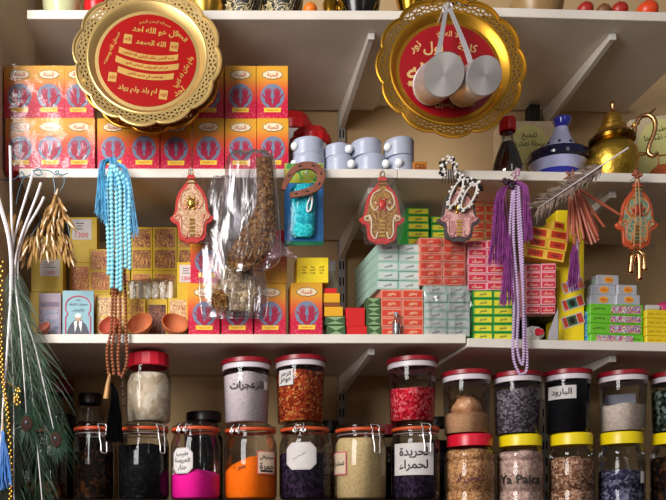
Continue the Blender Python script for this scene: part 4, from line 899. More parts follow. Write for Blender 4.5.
def clip_jar(x0, x1, y0, Y, label, fill, m, clamp, amp=0.003, zbase=None, tilt=0.0, lever=True):
    px = (x0 + x1) / 2; X = XW(px, Y); r = (x1 - x0) / 2 * s(Y) * cosx(X, Y); zb = shelf_top('F', X) if zbase is None else zbase; H = ZF(y0, Y, r * .8) - zb
    t = thing('clip_jar', label, 'jar', (X, Y, zb + 0.0002), (0, 0, yaw_to_cam(X, Y)), CG)
    MB().lathe([(0.0005, 0.002), (r * .80, 0.0005), (r * .95, 0.005), (r, 0.016), (r, H * .70), (r * .97, H * .76), (r * .91, H * .81), (r * .88, H * .84), (r * .88, H * .865), (r * .95, H * .875), (r * .95, H * .895)], 44).build('jar_body', M_glassd, t)
    MB().lathe([(r * .80, H * .893), (r * .955, H * .893), (r * .97, H * .903), (r * .97, H * .922), (r * .955, H * .932), (r * .80, H * .932)], 44).build('rubber_seal', M_seal, t)
    ld = MB().lathe([(r * .80, H * .933), (r * .94, H * .933), (r * .95, H * .945), (r * .94, H * .958), (r * .80, H * .97), (r * .74, H * .995), (0.0005, H * .998)], 44).build('glass_lid', M_glassd, t)
    MB().lathe([(r * .5, H * .9985), (r * .72, H * .9985), (r * .74, H * .994), (r * .70, H * .993)], 44).build('lid_rim', film('thick_glass', '#d8dcda', 0.15, 0.08, 0, 30, 0.6), ld)
    contents(t, [(r * .77, 0.004), (r * .91, 0.008), (r * .965, 0.018), (r * .965, H * .69), (r * .94, H * .75), (r * .86, H * .80), (r * .82, H * .86)], H * fill, m, 'spice_filling', amp, tilt)
    a0 = clamp; f = lambda x, z, o: ((r * .98 + o) * math.sin(a0 + x / r), -(r * .98 + o) * math.cos(a0 + x / r), z)
    mb = MB()
    mb.tube([(r * .895 * math.sin(a), -r * .895 * math.cos(a), H * .852) for a in [2 * PI * i / 40 for i in range(40)]], 0.0013, 6, 0, True)
    w1 = 0.0115
    mb.tube(smooth_path([f(-w1, H * .965, -.004), f(-w1 * 1.05, H * .93, .002), f(-w1 * .8, H * .89, .003), f(-w1 * .95, H * .845, .003), f(-w1 * .5, H * .822, .004), f(w1 * .5, H * .822, .004), f(w1 * .95, H * .845, .003), f(w1 * .8, H * .89, .003), f(w1 * 1.05, H * .93, .002), f(w1, H * .965, -.004)], 5), 0.0014, 6)
    mb.tube([f(-w1, H * .965, -.004), f(w1, H * .965, -.004)], 0.0014, 6)
    lv = MB(); lv.tube(smooth_path([f(-w1 * .7, H * .85, .003), f(-w1 * .85, H * .80, .006), f(-w1 * .62, H * .70, .008), f(-w1 * .58, H * .61, .009), f(0, H * .595, .009), f(w1 * .58, H * .61, .009), f(w1 * .62, H * .70, .008), f(w1 * .85, H * .80, .006), f(w1 * .7, H * .85, .003)], 5), 0.0015, 6)
    if not lever:
        mb = MB()
        for dx in (-.010, .010):
            mb.tube(smooth_path([f(dx, H * .975, -.006), f(dx * 1.1, H * .93, .003), f(dx * .9, H * .885, .003), f(dx * 1.1, H * .845, .001)], 4), 0.0016, 6); mb.tube(smooth_path([f(dx - .005, H * .90, .003), f(dx - .004, H * .87, .004), f(dx + .004, H * .87, .004), f(dx + .005, H * .90, .003)], 3), 0.0013, 6)
        mb.tube([f(-.012, H * .91, .003), f(.012, H * .91, .003)], 0.0013, 6)
        mb.build('wire_hinge', M_wire, t)
    else: cb = mb.build('wire_clamp', M_wire, t); lv.build('clamp_lever', M_wire, cb)
    return t, r, H
def octo(x, zc_, w_, h_, c=0.22):
    a, b = w_ / 2, h_ / 2; k = min(w_, h_) * c
    return [(x - a, zc_ - b + k), (x - a + k, zc_ - b), (x + a - k, zc_ - b), (x + a, zc_ - b + k), (x + a, zc_ + b - k), (x + a - k, zc_ + b), (x - a + k, zc_ + b), (x - a, zc_ + b - k)]
def sticker(t, r, x, z, w_, h_, lines, m=None, edge=None, oct_=False, sizes=None, scribble=False):
    f = wrap(r + 0.0007); mb = MB(); mats = [m or M_paper, M_blackink, edge or M_paper]
    if edge:
        sh = octo(x, z, w_, h_) if oct_ else None; mb.patch(x - w_ / 2, x + w_ / 2, z - h_ / 2, z + h_ / 2, f, 14, 2, sh); f2 = wrap(r + 0.0012); k = 0.006
        sh = octo(x, z, w_ - k, h_ - k) if oct_ else None; mb.patch(x - w_ / 2 + k / 2, x + w_ / 2 - k / 2, z - h_ / 2 + k / 2, z + h_ / 2 - k / 2, f2, 14, 0, sh)
    else:
        sh = octo(x, z, w_, h_) if oct_ else None; mb.patch(x - w_ / 2, x + w_ / 2, z - h_ / 2, z + h_ / 2, f, 14, 0, sh)
    fl = wrap(r + 0.0020); n = len(lines)
    for i, ln in enumerate(lines): mb.text(ln, x, z + h_ * .8 * (0.5 - (i + .5) / n), width=w_ * (.78 if not sizes else sizes[i]), fn=fl, maxh=h_ * .72 / n, mi=1, bold=.02)
    if scribble: mb.tube([fl(x + w_ * (-.25 + .05 * i), z - h_ * .12 + h_ * .03 * i + h_ * .02 * math.sin(i * 2), 0) for i in range(9)], 0.0006, 5, 1)
    return mb.build('label_sticker', mats, t)
def writing(t, r, txt, x, z, w_, maxh=1, m=None, rot=0.0):
    mb = MB().text(txt, x, z, width=w_, fn=wrap(r + .0006), maxh=maxh, rot=rot, bold=.014); return mb.build('handwriting', m or M_blackink, t)
YC = 0.098
zF = shelf_top('F', 0)
S_black = speckle('black_seeds', ['#050406', '#0e0c10', '#1a1820', '#08070a', '#040404'], 160)
S_dark = speckle('dark_bark_pieces', ['#140b07', '#301a0e', '#1a0e08', '#46260f', '#0e0705'], 120)
S_mag = speckle('magenta_powder', ['#f0189a', '#f420a4', '#e0148c', '#fa28ac'], 900, bump=0.1)
S_org = speckle('orange_powder', ['#ff7c10', '#fa7008', '#ff8818', '#f06808'], 900, bump=0.1)
S_pur = speckle('dark_purple_petals', ['#1c1424', '#2e2038', '#140e1a', '#3c2a44'], 140)
S_sand = speckle('sandy_grain', ['#c6ad80', '#bda274', '#d0b98e', '#b4986a'], 500, bump=0.2)
S_grey = speckle('greyish_salt', ['#ccbcc4', '#d6c8cc', '#c2b0b8', '#dfd2d6'], 600, bump=0.2)
S_chil = speckle('chilli_flakes', ['#a03a1c', '#c05a2a', '#7a2412', '#d08a4a', '#8c3016', '#b8482a'], 190)
S_berr = speckle('pink_red_berries', ['#c8142c', '#e0304a', '#a81024', '#d85a5a', '#b01a30', '#e8707a'], 170)
S_beig = speckle('beige_powder', ['#cc9c78', '#c4926c', '#d4a884', '#b8865f'], 500, bump=0.2)
S_lil = speckle('grey_lilac_seeds', ['#5e5660', '#7a7078', '#4a444e', '#8e848c', '#3c363e'], 200)
S_bark = speckle('powder_black', ['#0c0b10', '#16141a', '#0a0a0c'], 700, bump=0.1)
S_pale = speckle('pale_gum_lumps', ['#d0bca4', '#dcc9b2', '#c2ac92', '#e2d4c0'], 60)
S_grn = speckle('dark_green_herb', ['#16201a', '#24322a', '#0e1612', '#344238', '#6a7a74'], 120)
S_nut = speckle('tan_grains', ['#c08a5c', '#9a6a44', '#d4a074', '#a87650', '#c89868'], 190)
S_mix = speckle('pale_pink_grain', ['#b8968c', '#d0b0a4', '#a48478', '#c4a498'], 180)
S_brn = speckle('brown_roots', ['#9c7258', '#b48a70', '#7c543e', '#c4a088', '#6a4634'], 190)
S_blu = speckle('blue_grey_crystals', ['#4a4660', '#6a6680', '#34304a', '#827e96', '#2a2640'], 140)
S_amb = speckle('amber_pieces', ['#7a3c1a', '#5a2a12', '#9a5426', '#3c1c0c'], 80)
c0 = clip_jar(73, 114, 421, YC, 'wire-clip jar of dark bark pieces beside the peacock feathers', .62, S_dark, 0.45)
c1 = clip_jar(118, 169.5, 421, YC, 'wire-clip jar of black seeds under the square red-lidded jar', .70, S_black, 0.70)
c2 = clip_jar(170.5, 220.5, 421, YC, 'wire-clip jar of magenta powder with a white handwritten label', .33, S_mag, -0.55, amp=0.008, lever=False)
c3 = clip_jar(224, 277, 422, YC, 'wire-clip jar of orange powder with a red-edged label', .48, S_org, -0.60, amp=0.010, tilt=0.25, lever=False)
c4 = clip_jar(279, 330, 421.5, YC, 'wire-clip jar of dark petals with a blank white label', .60, S_pur, -0.2, lever=False)
c5 = clip_jar(334, 386.5, 422, YC, 'wire-clip jar full of sandy grain with a pink-edged label', .80, S_sand, 0.60)
c6 = clip_jar(390.5, 440, 421, YC, 'wire-clip jar of dark purple petals with a large white handwritten paper', .66, S_pur, 0.45)
t, r, H = c2; sticker(t, r, -r * .56, H * .50, 0.060, 0.066, ['طيب', 'العروسة', 'جزار'], edge=mat('grey_paper_edge', '#c4b8b8', 0.6), oct_=True, m=mat('offwhite_paper', '#d8d0cc', 0.6))
t, r, H = c3; sticker(t, r, r * .66, H * .48, 0.058, 0.060, ['سم فيلالي', 'حمرة'], edge=mat('red_paper_edge', '#d0604e', 0.6), m=mat('tan_paper', '#d4b8a0', 0.6)); writing(t, r + .0005, 'سر غ', -r * .45, H * .42, 0.045, 0.02, rot=.15)
mb = MB(); mb.patch(r * .66 - .02, r * .66 + .02, H * .36, H * .385, wrap(r + .0018), 8); mb.build('black_mark', M_blackink, t)
t, r, H = c4; sticker(t, r, -r * .14, H * .56, 0.080, 0.070, [], oct_=True, edge=mat('grey_paper_edge', '#c4b8b8', 0.6), scribble=True)
t, r, H = c5; sticker(t, r, -r * .98, H * .48, 0.060, 0.060, ['سدرة'], edge=mat('pink_paper_edge', '#c8506a', 0.6), m=mat('beige_paper', '#cdb598', 0.6))
t, r, H = c6; sticker(t, r, -r * .08, H * .52, 0.108, 0.082, ['لحريدة', 'لحمراء'])
# half-hidden jar at the left behind the feathers, and one in the gap
lc = clip_jar(24, 68, 424, 0.13, 'wire-clip jar of amber pieces hidden behind the peacock feathers', .24, S_amb, 0.2)
# upper row, standing on the jars below
X1 = XW(148.5, YC)
Yj = YC - 0.002
t = thing('square_jar', 'clear jar with faceted bright red lid and pale lumps, on a wire-clip jar', 'jar', (XW(148.5, Yj), Yj, zF + c1[2] + 0.0006), (0, 0, 0.12)); H = ZF(351, Yj, .05) - zF - c1[2]; r = 22.5 * s(Yj)
sq = lambda a: 1 / max(abs(math.cos(((a + PI / 8) % (PI / 4)) - PI / 8)), .5) * .97 if False else 1 + 0.09 * abs(math.sin(2 * a)) ** 2 - .02
MB().lathe([(0.0005, 0.001), (r * .90, 0.001), (r * .97, 0.006), (r, H * .2), (r, H * .62), (r * .96, H * .72), (r * .90, H * .78), (r * .88, H * .82)], 48, rf=sq).build('jar_body', M_glassd, t)
MB().lathe([(0.0005, 0.003), (r * .86, 0.003), (r * .93, 0.008), (r * .96, H * .2), (r * .96, H * .58), (r * .8, H * .70), (r * .4, H * .74), (0.0005, H * .73)], 48, rf=sq).build('spice_filling', S_pale, t)
ld = MB().lathe([(r * .84, H * .81), (r * .93, H * .81), (r * .94, H * .83), (r * .92, H * .985), (r * .88, H), (0.0005, H)], 16, smooth=False).build('lid', M_red2, t)
def on(cj): return zF + cj[2] + 0.0004
j2 = tub_jar(222, 270.5, 355.5, on(c3), Yj, 'red-lidded jar of greyish salt with black handwriting, on the orange powder jar', .90, S_grey, tilt=0.0)
writing(j2[0], j2[1] * .965, 'الزعجرات', 0.0, j2[2] * .55, 0.092, 0.045)
MB().patch(j2[1] * .84, j2[1] * 1.02, j2[2] * .50, j2[2] * .62, wrap(j2[1] * .985), 5).build('label_sticker', M_paper, j2[0])
j3 = tub_jar(275, 325.5, 353, on(c4), Yj, 'red-lidded jar of chilli flakes with a small white label', .90, S_chil)
sticker(j3[0], j3[1] * .965, -j3[1] * .62, j3[2] * .66, 0.045, 0.040, ['الزعتر', 'عوعر'])
j4 = tub_jar(387, 437, 354, on(c6), Yj, 'red-lidded jar two-thirds full of pink-red berries', .60, S_berr, amp=0.003)
# plastic jars with yellow or red screw lids, right
PG = 'plastic screw-lid jars on the bottom shelf'
def pet_jar(x0, x1, ylid, ybody, Y, label, lidm, fill, m):
    px = (x0 + x1) / 2; X = XW(px, Y); r = (x1 - x0) / 2 * s(Y) * cosx(X, Y); zb = shelf_top('F', X); H = ZF(ylid, Y, r) - zb; zl = ZF(ybody, Y, r) - zb
    t = thing('screw_jar', label, 'jar', (X, Y, zb + 0.0002), (0, 0, yaw_to_cam(X, Y)), PG)
    g1, g2 = zl - 14 * s(Y), zl - 45 * s(Y)
    prof = [(0.0005, 0.003), (r * .86, 0.0005), (r * .98, 0.006), (r, 0.012)]
    for g in (g2, g1): prof += [(r, g - .005), (r * .965, g - .002), (r * .965, g + .002), (r, g + .005)]
    prof += [(r, zl - 9 * s(Y)), (r * .94, zl - 5 * s(Y)), (r * .84, zl - 2 * s(Y)), (r * .82, zl + .003)]
    MB().lathe(prof, 44).build('jar_body', M_glassd, t)
    rl = r * .895
    MB().lathe([(rl * .95, zl), (rl, zl + .001), (rl, H - .004), (rl * .96, H - .0005), (rl * .8, H), (0.0005, H)], 96, rf=lambda a: 1 + 0.007 * math.cos(48 * a)).build('lid', lidm, t)
    inner = [(max(0.0005, a * .955), z + .002) for a, z in prof[1:]]
    contents(t, inner, zl * fill, m, 'spice_filling', 0.004)
    return t, r, H
p1 = pet_jar(444, 495, 432.5, 445, 0.10, 'cherry-lidded plastic jar of tan grains with faint handwriting, left of the yellow-lidded ones', M_red2, .93, S_nut)
p2 = pet_jar(496, 544, 433, 445, 0.10, 'yellow-lidded plastic jar with black Latin handwriting on pale grain', M_yellid, .90, S_mix)
p3 = pet_jar(547.5, 595, 431.5, 444, 0.10, 'yellow-lidded plastic jar of brown roots below the black powder jar', M_yellid, .80, S_brn)
p4 = pet_jar(597, 645.5, 430.5, 443, 0.10, 'yellow-lidded plastic jar of blue-grey crystals below the clear half-full jar', M_yellid, .60, S_blu)
p5 = pet_jar(649, 699, 431, 443, 0.10, 'yellow-lidded plastic jar at the right frame edge', M_yellid, .80, S_dark)
writing(p1[0], p1[1] + .0003, 'كاوتي ار', 0.0, p1[2] * .42, 0.095, 0.026, mat('brown_ink', '#6a3038', 0.6)); writing(p2[0], p2[1] + .0003, 'Ya Paica', 0.0, p2[2] * .42, 0.108, 0.034)
MB().patch(p4[1] * .9, p4[1] * 1.15, p4[2] * .36, p4[2] * .50, wrap(p4[1] + .0006), 5).build('label_sticker', M_paper, p4[0])
def onp(p): return p[0].location.z + p[2] + 0.0003
Yp = 0.10
q1 = tub_jar(441.5, 491, 367.5, onp(p1), Yp, 'red-lidded jar holding a crumpled bag of beige powder, on the cherry-lidded jar', .34, S_beig, amp=0.006)
t, r, H = q1
mb = MB().ball((0, 0, H * .44), r * .72, 16, 9, 0, (1, 1, .74)); mb.v = [(x + R.uniform(-.006, .006), y + R.uniform(-.006, .006), z + R.uniform(-.006, .006)) for x, y, z in mb.v]; b = mb.build('powder_bag', film('beige_bag_film', '#fbeee2', 0.06, 0.2, 0.6, 60, 0.25), t)
mb = MB().ball((0, 0, H * .42), r * .62, 16, 10, 0, (1, 1, .74)); mb.v = [(x + R.uniform(-.003, .003), y + R.uniform(-.003, .003), z + R.uniform(-.004, .004)) for x, y, z in mb.v]; mb.build('bagged_powder', speckle('pale_beige_powder', ['#e4b896', '#dcae8a', '#ecc4a4', '#d4a47e'], 400, bump=.2), b)
q2 = tub_jar(492, 541.5, 369, onp(p2), Yp, 'red-lidded jar full of grey-lilac seeds below the lilac prayer beads', .84, S_lil)
q3 = tub_jar(543, 591.5, 367, onp(p3), Yp, 'red-lidded jar of black powder with a small white label', .92, S_bark)
sticker(q3[0], q3[1] * .965, -q3[1] * .26, q3[2] * .62, 0.072, 0.034, ['البارود'], sizes=[.7])
q4 = tub_jar(597, 648, 368, onp(p4), Yp, 'red-lidded jar half full of pale lumps, upper part clear', .52, speckle('pale_powder_chunks', ['#ccbab0', '#d6c6bc', '#c2b0a6'], 300, bump=0.3), amp=0.003)
MB().box(-0.04, 0.03, 0.02, 0.024, q4[2] * .5, q4[2] * .66).build('paper_insert', mat('grey_blue_paper', '#6a6a7a', 0.6), q4[0])
q5 = tub_jar(649, 700, 369, onp(p5), Yp, 'red-lidded jar of dark green herb at the right frame edge', .84, S_grn)
# jars farther back
def back_jar(x0, x1, y0, ylid, Y, label, lidm, m, z0=None):
    X = XW((x0 + x1) / 2, Y); r = (x1 - x0) / 2 * s(Y) * cosx(X, Y); zb = shelf_top('F', X) if z0 is None else z0; H = ZF(y0, Y, r) - zb; zl = ZF(ylid, Y, r) - zb
    t = thing('back_jar', label, 'jar', (X, Y, zb + .0002), group='jars at the back of the bottom shelf')
    MB().lathe([(0.0005, 0.001), (r * .93, 0.001), (r, 0.01), (r, zl * .86), (r * .82, zl * .97), (r * .80, zl)], 36).build('jar_body', M_glassd, t)
    MB().lathe([(r * .8, zl - .001), (r * .90, zl), (r * .90, H - .003), (r * .86, H), (0.0005, H)], 36).build('lid', lidm, t)
    contents(t, [(r * .9, .003), (r * .95, .012), (r * .95, zl * .84), (r * .80, zl * .95)], zl * .8, m, 'spice_filling'); return t
Mblk = mat('black_lid', '#1c1216', 0.35); Mmar = mat('maroon_lid', '#6a0a1c', 0.4)
back_jar(77, 104, 392, 402, 0.29, 'dark jar with a black lid at the back between feathers and bead tassel', Mblk, S_dark)
back_jar(44, 76, 378, 392, 0.285, 'tall jar with a maroon lid at the back behind the feathers, right of another', Mmar, S_dark)
back_jar(10, 43, 372, 384, 0.29, 'tall jar with a maroon lid at the far left back', Mmar, S_dark)
back_jar(184, 224, 410, 419, 0.28, 'jar with a wide black lid at the back behind the magenta powder jar', Mblk, S_black)
back_jar(313, 341, 420, 430, 0.30, 'jar with a black lid at the back between the blank-label jar and the sandy one', Mblk, S_brn)
back_jar(368, 402, 424, 434, 0.29, 'jar with a maroon lid at the back behind the sandy jar', Mmar, S_dark)
back_jar(424, 452, 416, 426, 0.30, 'jar with a black lid at the back behind the cherry-lidded jar', Mblk, S_pur, z0=zF)
# ------------------------------------------------------------------ things hanging from the middle shelf edge
def nail(t, loc=(0, 0, 0), back=0.03):
    mb = MB(); mb.tube([(loc[0], loc[1] - 0.004, loc[2]), (loc[0], back, loc[2])], 0.0013, 6); mb.tube([(loc[0], loc[1] - 0.005, loc[2]), (loc[0], loc[1] - 0.004, loc[2])], 0.003, 8)
    return mb.build('nail', M_steel, t)
HALF = [(0.0, 0.0), (0.13, 0.0), (0.20, 0.035), (0.16, 0.085), (0.25, 0.12), (0.36, 0.165), (0.54, 0.235), (0.68, 0.33), (0.74, 0.43), (0.76, 0.52), (0.85, 0.59), (1.0, 0.615), (0.97, 0.655), (0.83, 0.70), (0.70, 0.715), (0.655, 0.755), (0.64, 0.83), (0.62, 0.90), (0.52, 0.95), (0.36, 0.965), (0.22, 1.0), (0.0, 0.985)]
def hamsa_out(w_, h_, k=1.0):
    """outline of a downward hand; k shrinks it about its middle"""
    pts = [(x * w_ / 2 * k, -h_ * (0.5 + (z - 0.5) * (k if k == 1 else k * .98))) for x, z in HALF]
    return pts + [(-x, z) for x, z in pts[::-1][1:-1]]
def hamsa(x0, x1, y0, y1, Y, label, border, panel, swirlm, gem, beads=None, style=0, sleeve=True, tilt=0.0):
    c = P((x0 + x1) / 2, y0, Y); w_ = (x1 - x0) * s(Y); h_ = (y1 - y0) * s(Y)
    t = thing('hanging_hamsa', label, 'hamsa charm', c, (0.04, tilt, 0), 'hanging hamsa hands')
    MB().prism(hamsa_out(w_, h_), -0.004, 0.004).build('hand_plaque', border, t, bevel=0.001)
    MB().prism(hamsa_out(w_, h_, 0.84), -0.0055, -0.003).build('inner_panel', panel, t)
    mb = MB(); y = -0.0062
    for sx in (-1, 1):
        mb.tube(smooth_path([(sx * w_ * .05, y, -h_ * .2), (sx * w_ * .2, y, -h_ * .26), (sx * w_ * .26, y, -h_ * .40), (sx * w_ * .16, y, -h_ * .50), (sx * w_ * .10, y, -h_ * .44), (sx * w_ * .17, y, -h_ * .38)], 5), 0.0016, 5)
        mb.tube(smooth_path([(sx * w_ * .38, y, -h_ * .61), (sx * w_ * .28, y, -h_ * .58), (sx * w_ * .24, y, -h_ * .68), (sx * w_ * .24, y, -h_ * .84), (sx * w_ * .15, y, -h_ * .92), (sx * w_ * .10, y, -h_ * .82)], 5), 0.0016, 5)
        mb.tube([(sx * w_ * .335 + .006 * math.cos(a), y, -h_ * .62 + .006 * math.sin(a)) for a in [2 * PI * i / 12 for i in range(12)]], 0.0012, 5, 0, True)
    mb.build('swirl_relief', swirlm, t)
    mb = MB()
    for k in range(5): mb.box(-w_ * .06, w_ * .06, -0.0072, -0.0052, -h_ * (.66 + .055 * k) - .0025, -h_ * (.66 + .055 * k) + .0025)
    mb.tube([(-w_ * .12, -0.006, -h_ * .075), (w_ * .12, -0.006, -h_ * .075)], 0.0016, 5); mb.tube([(-w_ * .10, -0.006, -h_ * .13), (w_ * .10, -0.006, -h_ * .13)], 0.0016, 5)
    mb.build('gilt_bars', gem, t)
    mb = MB(); mb.ball((0, -0.006, -h_ * .42), 0.0095, 14, 8, 0, (1, .6, 1.25))
    for a in range(6): mb.ball((0.0125 * math.cos(a * PI / 3), -0.006, -h_ * .42 + 0.014 * math.sin(a * PI / 3)), 0.0042, 8, 5, 0, (1, .6, 1))
    mb.build('centre_boss', gem if style == 0 else mat('ruby_boss', '#b8382a', .3), t)
    mb = MB(); mb.tube([(0.0055 * math.cos(a), 0, 0.0065 + 0.008 * math.sin(a)) for a in [2 * PI * i / 16 for i in range(16)]], 0.0015, 6, 0, True); mb.build('ring', M_brass, t)
    nail(t, (0, -0.002, 0.012), -Y + 0.003)
    if sleeve:
        o = hamsa_out(w_ * 1.02, h_ * 1.02); hull = [(0, 0.003), (w_ * .2, 0), (w_ * .52, -h_ * .60), (w_ * .38, -h_ * 1.015), (-w_ * .38, -h_ * 1.015), (-w_ * .52, -h_ * .60), (-w_ * .2, 0)]
        MB().prism(hull, -0.0095, -0.0090).build('clear_sleeve', M_film2, t)
    return t, w_, h_
M_crd = mat('coral_red_border', '#c63a32', 0.4); M_cpn = swirl('cream_gold_panel', ['#dcb890', '#b87a58', '#e6c8a0', '#c08858', '#dcc098'], 70, 1.5); M_crm = mat('ivory_relief', '#e8d8b8', 0.4); M_gilt = mat('gilt_metal', '#caa04a', 0.3, metal=0.9)
YH = -0.022
hamsa(169, 213, 175, 243, -0.048, 'coral and cream hamsa in a clear sleeve hanging left of the herb bag', M_crd, M_cpn, mat('pink_relief', '#d88a72', 0.4), M_gilt, tilt=-0.02)
hamsa(359.5, 405, 177, 244, YH, 'red-edged hamsa with ivory swirls hanging below the white tubs', mat('bright_red_border', '#c42a26', 0.35), swirl('orange_gold_panel', ['#a87a30', '#7c4a1c', '#c08c3c', '#6e4220', '#ac8038'], 60, 1.5), M_crm, M_gilt, style=1)
t3, w3, h3 = hamsa(437, 481, 183, 242, YH, 'pink hamsa with dark edge hanging from a black and white bead cord', mat('charcoal_border', '#4a4040', 0.5), swirl('dusty_pink_panel', ['#d09a94', '#b8807a', '#dca8a0', '#c08a84'], 40, 1.0), mat('dull_pink_relief', '#b87a78', 0.5), M_gilt, sleeve=False)
t4, w4, h4 = hamsa(616, 658.5, 183, 249, YH, 'orange hamsa with pale green panels carrying a brass pendant, right side', mat('orange_red_border', '#d4592e', 0.4), swirl('mint_green_panel', ['#8fae8c', '#6a8a74', '#a8c09a', '#d88a4a', '#9ab494'], 70, 1.2), mat('orange_relief', '#d86a2e', 0.4), M_gilt, style=1)
# bead cord of the pink hamsa
M_ivb = mat('ivory_bead', '#e0d8d0', 0.35); M_blb = mat('black_bead', '#141014', 0.3)
mb = MB(); mw = MB(); 
cord = smooth_path([(-0.040, -.006, 0.020), (-0.045, -.008, 0.040), (-0.030, -.010, 0.052), (-0.018, -.010, 0.045), (-0.008, -.008, 0.020), (0.012, -.008, 0.005), (0.030, -.008, 0.0), (0.045, -.010, -0.010)], 6)
for i, p in enumerate(cord):
    for k in range(2): (mw if (i + k) % 2 else mb).ball(p + Vector((R.uniform(-.007, .007), R.uniform(-.004, .0), R.uniform(-.007, .007))), 0.0042, 8, 5)
for (cx, cz, a, b, tl) in ((-0.012, -0.030, 0.014, 0.034, -.35), (0.020, -0.038, 0.017, 0.032, -.35)):
    rim = [Vector((cx + a * math.cos(q) * math.cos(tl) - b * math.sin(q) * math.sin(tl), -0.014, cz + a * math.cos(q) * math.sin(tl) * -1 + b * math.sin(q) * math.cos(tl))) for q in [2 * PI * i / 28 for i in range(28)]]
    mw.tube(rim, 0.0026, 6, 0, True)
    for i, p in enumerate(rim):
        q = p + (p - Vector((cx, -0.014, cz))).normalized() * 0.0055; (mb if (i // 2) % 2 else mw).ball(q, 0.0034, 7, 5)
for i in range(10): mb.ball((0.045 + .001 * i, -.010, -0.012 - 0.001 * i), 0.006 - .0003 * i, 8, 5)
for i in range(6): mb.tube([(-0.04 + .005 * i, -.009, 0.03), (-0.045 + .008 * i, -.010, -0.004)], 0.0012, 5)
mb.build('black_beads', M_blb, t3); mw.build('ivory_beads', M_ivb, t3)
# keychain pendant under the orange hamsa
kp = thing('hanging_pendant', 'brass pendants on thin cords hanging below the orange hamsa', 'pendant', P(637, 177, -0.036))
mb = MB(); zq = -70 * s(-.036)
for sx in (-1, 1): mb.tube([(sx * .003, 0, 0), (sx * .005, -.004, zq * .5), (sx * .008, 0, zq)], 0.0011, 5)
mb.build('cord', mat('tan_cord', '#c08a5a', 0.7), kp)
mb = MB(); mb.tube([(0.008 * math.cos(a), 0, zq - .006 + 0.008 * math.sin(a)) for a in [2 * PI * i / 14 for i in range(14)]], 0.0018, 6, 0, True); mb.build('ring', M_copper, kp)
for dx, dz in ((-0.016, -.062), (0.006, -.078), (0.018, -.055)):
    mb = MB(); mb.tube(smooth_path([(0, 0, zq - .008), (dx * .8, -.002, zq + dz * .4), (dx, 0, zq + dz)], 5), [.0025, .004, .006, .0072, .0078, .0078, .0072, .0068, .0064, .0068, .0074], 10); mb.ball((dx, 0, zq + dz), 0.0076, 10, 6, 0, (1, 1, .7)); mb.build('pendant_drop', M_copper, kp)
mb = MB()
for i in range(8): mb.ball((R.uniform(-.012, .008), -.004 + R.uniform(-.004, .002), 0.004 + R.uniform(-.006, .012)), 0.0048, 8, 5)
mb.build('knot', mat('rust_cord', '#9a5234', 0.7), kp); nail(kp, (0, 0, 0.004), 0.03)

# prayer beads: strands of separate beads
def beads(t, paths, rb, step, m, name='bead', limit=100, sc=(1, 1, 1)):
    pts = []
    for pa in paths:
        pa = [Vector(p) for p in pa]; acc = 0.0; pts.append(pa[0])
        for a, b in zip(pa, pa[1:]):
            L = (b - a).length; d = step - acc
            while d <= L: pts.append(a + (b - a) * (d / L)); d += step
            acc = (acc + L) % step
    first = None; rest = MB()
    for i, p in enumerate(pts):
        if i < limit:
            if first is None: first = MB().ball((0, 0, 0), rb, 8, 6, 0, sc).build(name, m, t, loc=p)
            else:
                o = first.copy(); COL.objects.link(o); o.parent = t; o.location = p
        else: rest.ball(p, rb, 8, 6, 0, sc)
    if rest.v: o = rest.build(name, m, t); o['kind'] = 'stuff'
    mb = MB()
    for pa in paths: mb.tube(pa, 0.0006, 4)
    mb.build('bead_cord', mat('bead_thread', '#6a5a50', 0.8), t)
def fringe(t, name, m, root, tips, n, rad=0.0006, sway=0.004, arc=None):
    """loose silky threads from root through arc to spread tips; tips: ((x0,z0),(x1,z1)) range"""
    mb = MB(); root = Vector(root)
    for i in range(n):
        f = R.random(); (ax, az), (bx, bz) = tips; tip = Vector((ax + (bx - ax) * f + R.uniform(-sway, sway), R.uniform(-.010, .008), az + (bz - az) * f + R.uniform(-.012, .012)))
        r0 = root + Vector((R.uniform(-.003, .003), R.uniform(-.004, .003), R.uniform(-.003, .003))); pth = [r0]
        if arc: pth.append(Vector((arc[0] + (tip.x - arc[0]) * .25 + R.uniform(-sway, sway), R.uniform(-.012, .006), arc[1] + R.uniform(-.004, .006))))
        mid = pth[-1].lerp(tip, .5) + Vector((R.uniform(-sway, sway), R.uniform(-.004, .004), 0)); pth += [mid, tip]
        mb.tube(smooth_path(pth, 3), rad, 4)
    return mb.build(name, m, t)
def L(px, py, Y0, Yo=0.0, org=None):
    v = P(px, py, Y0 + Yo); return v - org
YB = -0.035
org = P(113, 163, YB); q = lambda px, py, yo=0.0: tuple(P(px, py, YB) - org + Vector((0, yo, 0)))
t = thing('hanging_prayer_beads', 'long turquoise prayer beads with two silky blue tassels on the shelf edge', 'prayer beads', org, group=None)
M_turq = mat('turquoise_bead', '#92d6e6', 0.25, var=0.1, scale=90, coat=0.2); M_silkb = mat('blue_silk', '#4aa4d0', 0.5, var=0.2, scale=60)
ps = []
for i, (xm, xb, yb) in enumerate(((107.5, 108.5, 276), (112, 112, 291), (116.5, 117, 288), (120.5, 121, 291), (125, 125.5, 268), (129, 130, 270))):
    yo = -0.006 * (i % 2); ps.append(smooth_path([q(113 + .8 * i - 2, 168, yo), q(xm - .5, 186, yo), q(xm, 220, yo), q((xm + xb) / 2 + .5, 250, yo), q(xb, yb, yo)], 5))
beads(t, ps, 0.0058, 0.0108, M_turq)
fringe(t, 'tassel', M_silkb, q(112, 160), ((q(95, 0)[0], q(0, 212)[2]), (q(108, 0)[0], q(0, 222)[2])), 90, arc=(q(103, 0)[0], q(0, 166)[2]))
fringe(t, 'tassel', M_silkb, q(118, 164), ((q(128, 0)[0], q(0, 236)[2]), (q(138, 0)[0], q(0, 234)[2])), 60, arc=(q(123, 0)[0], q(0, 172)[2]))
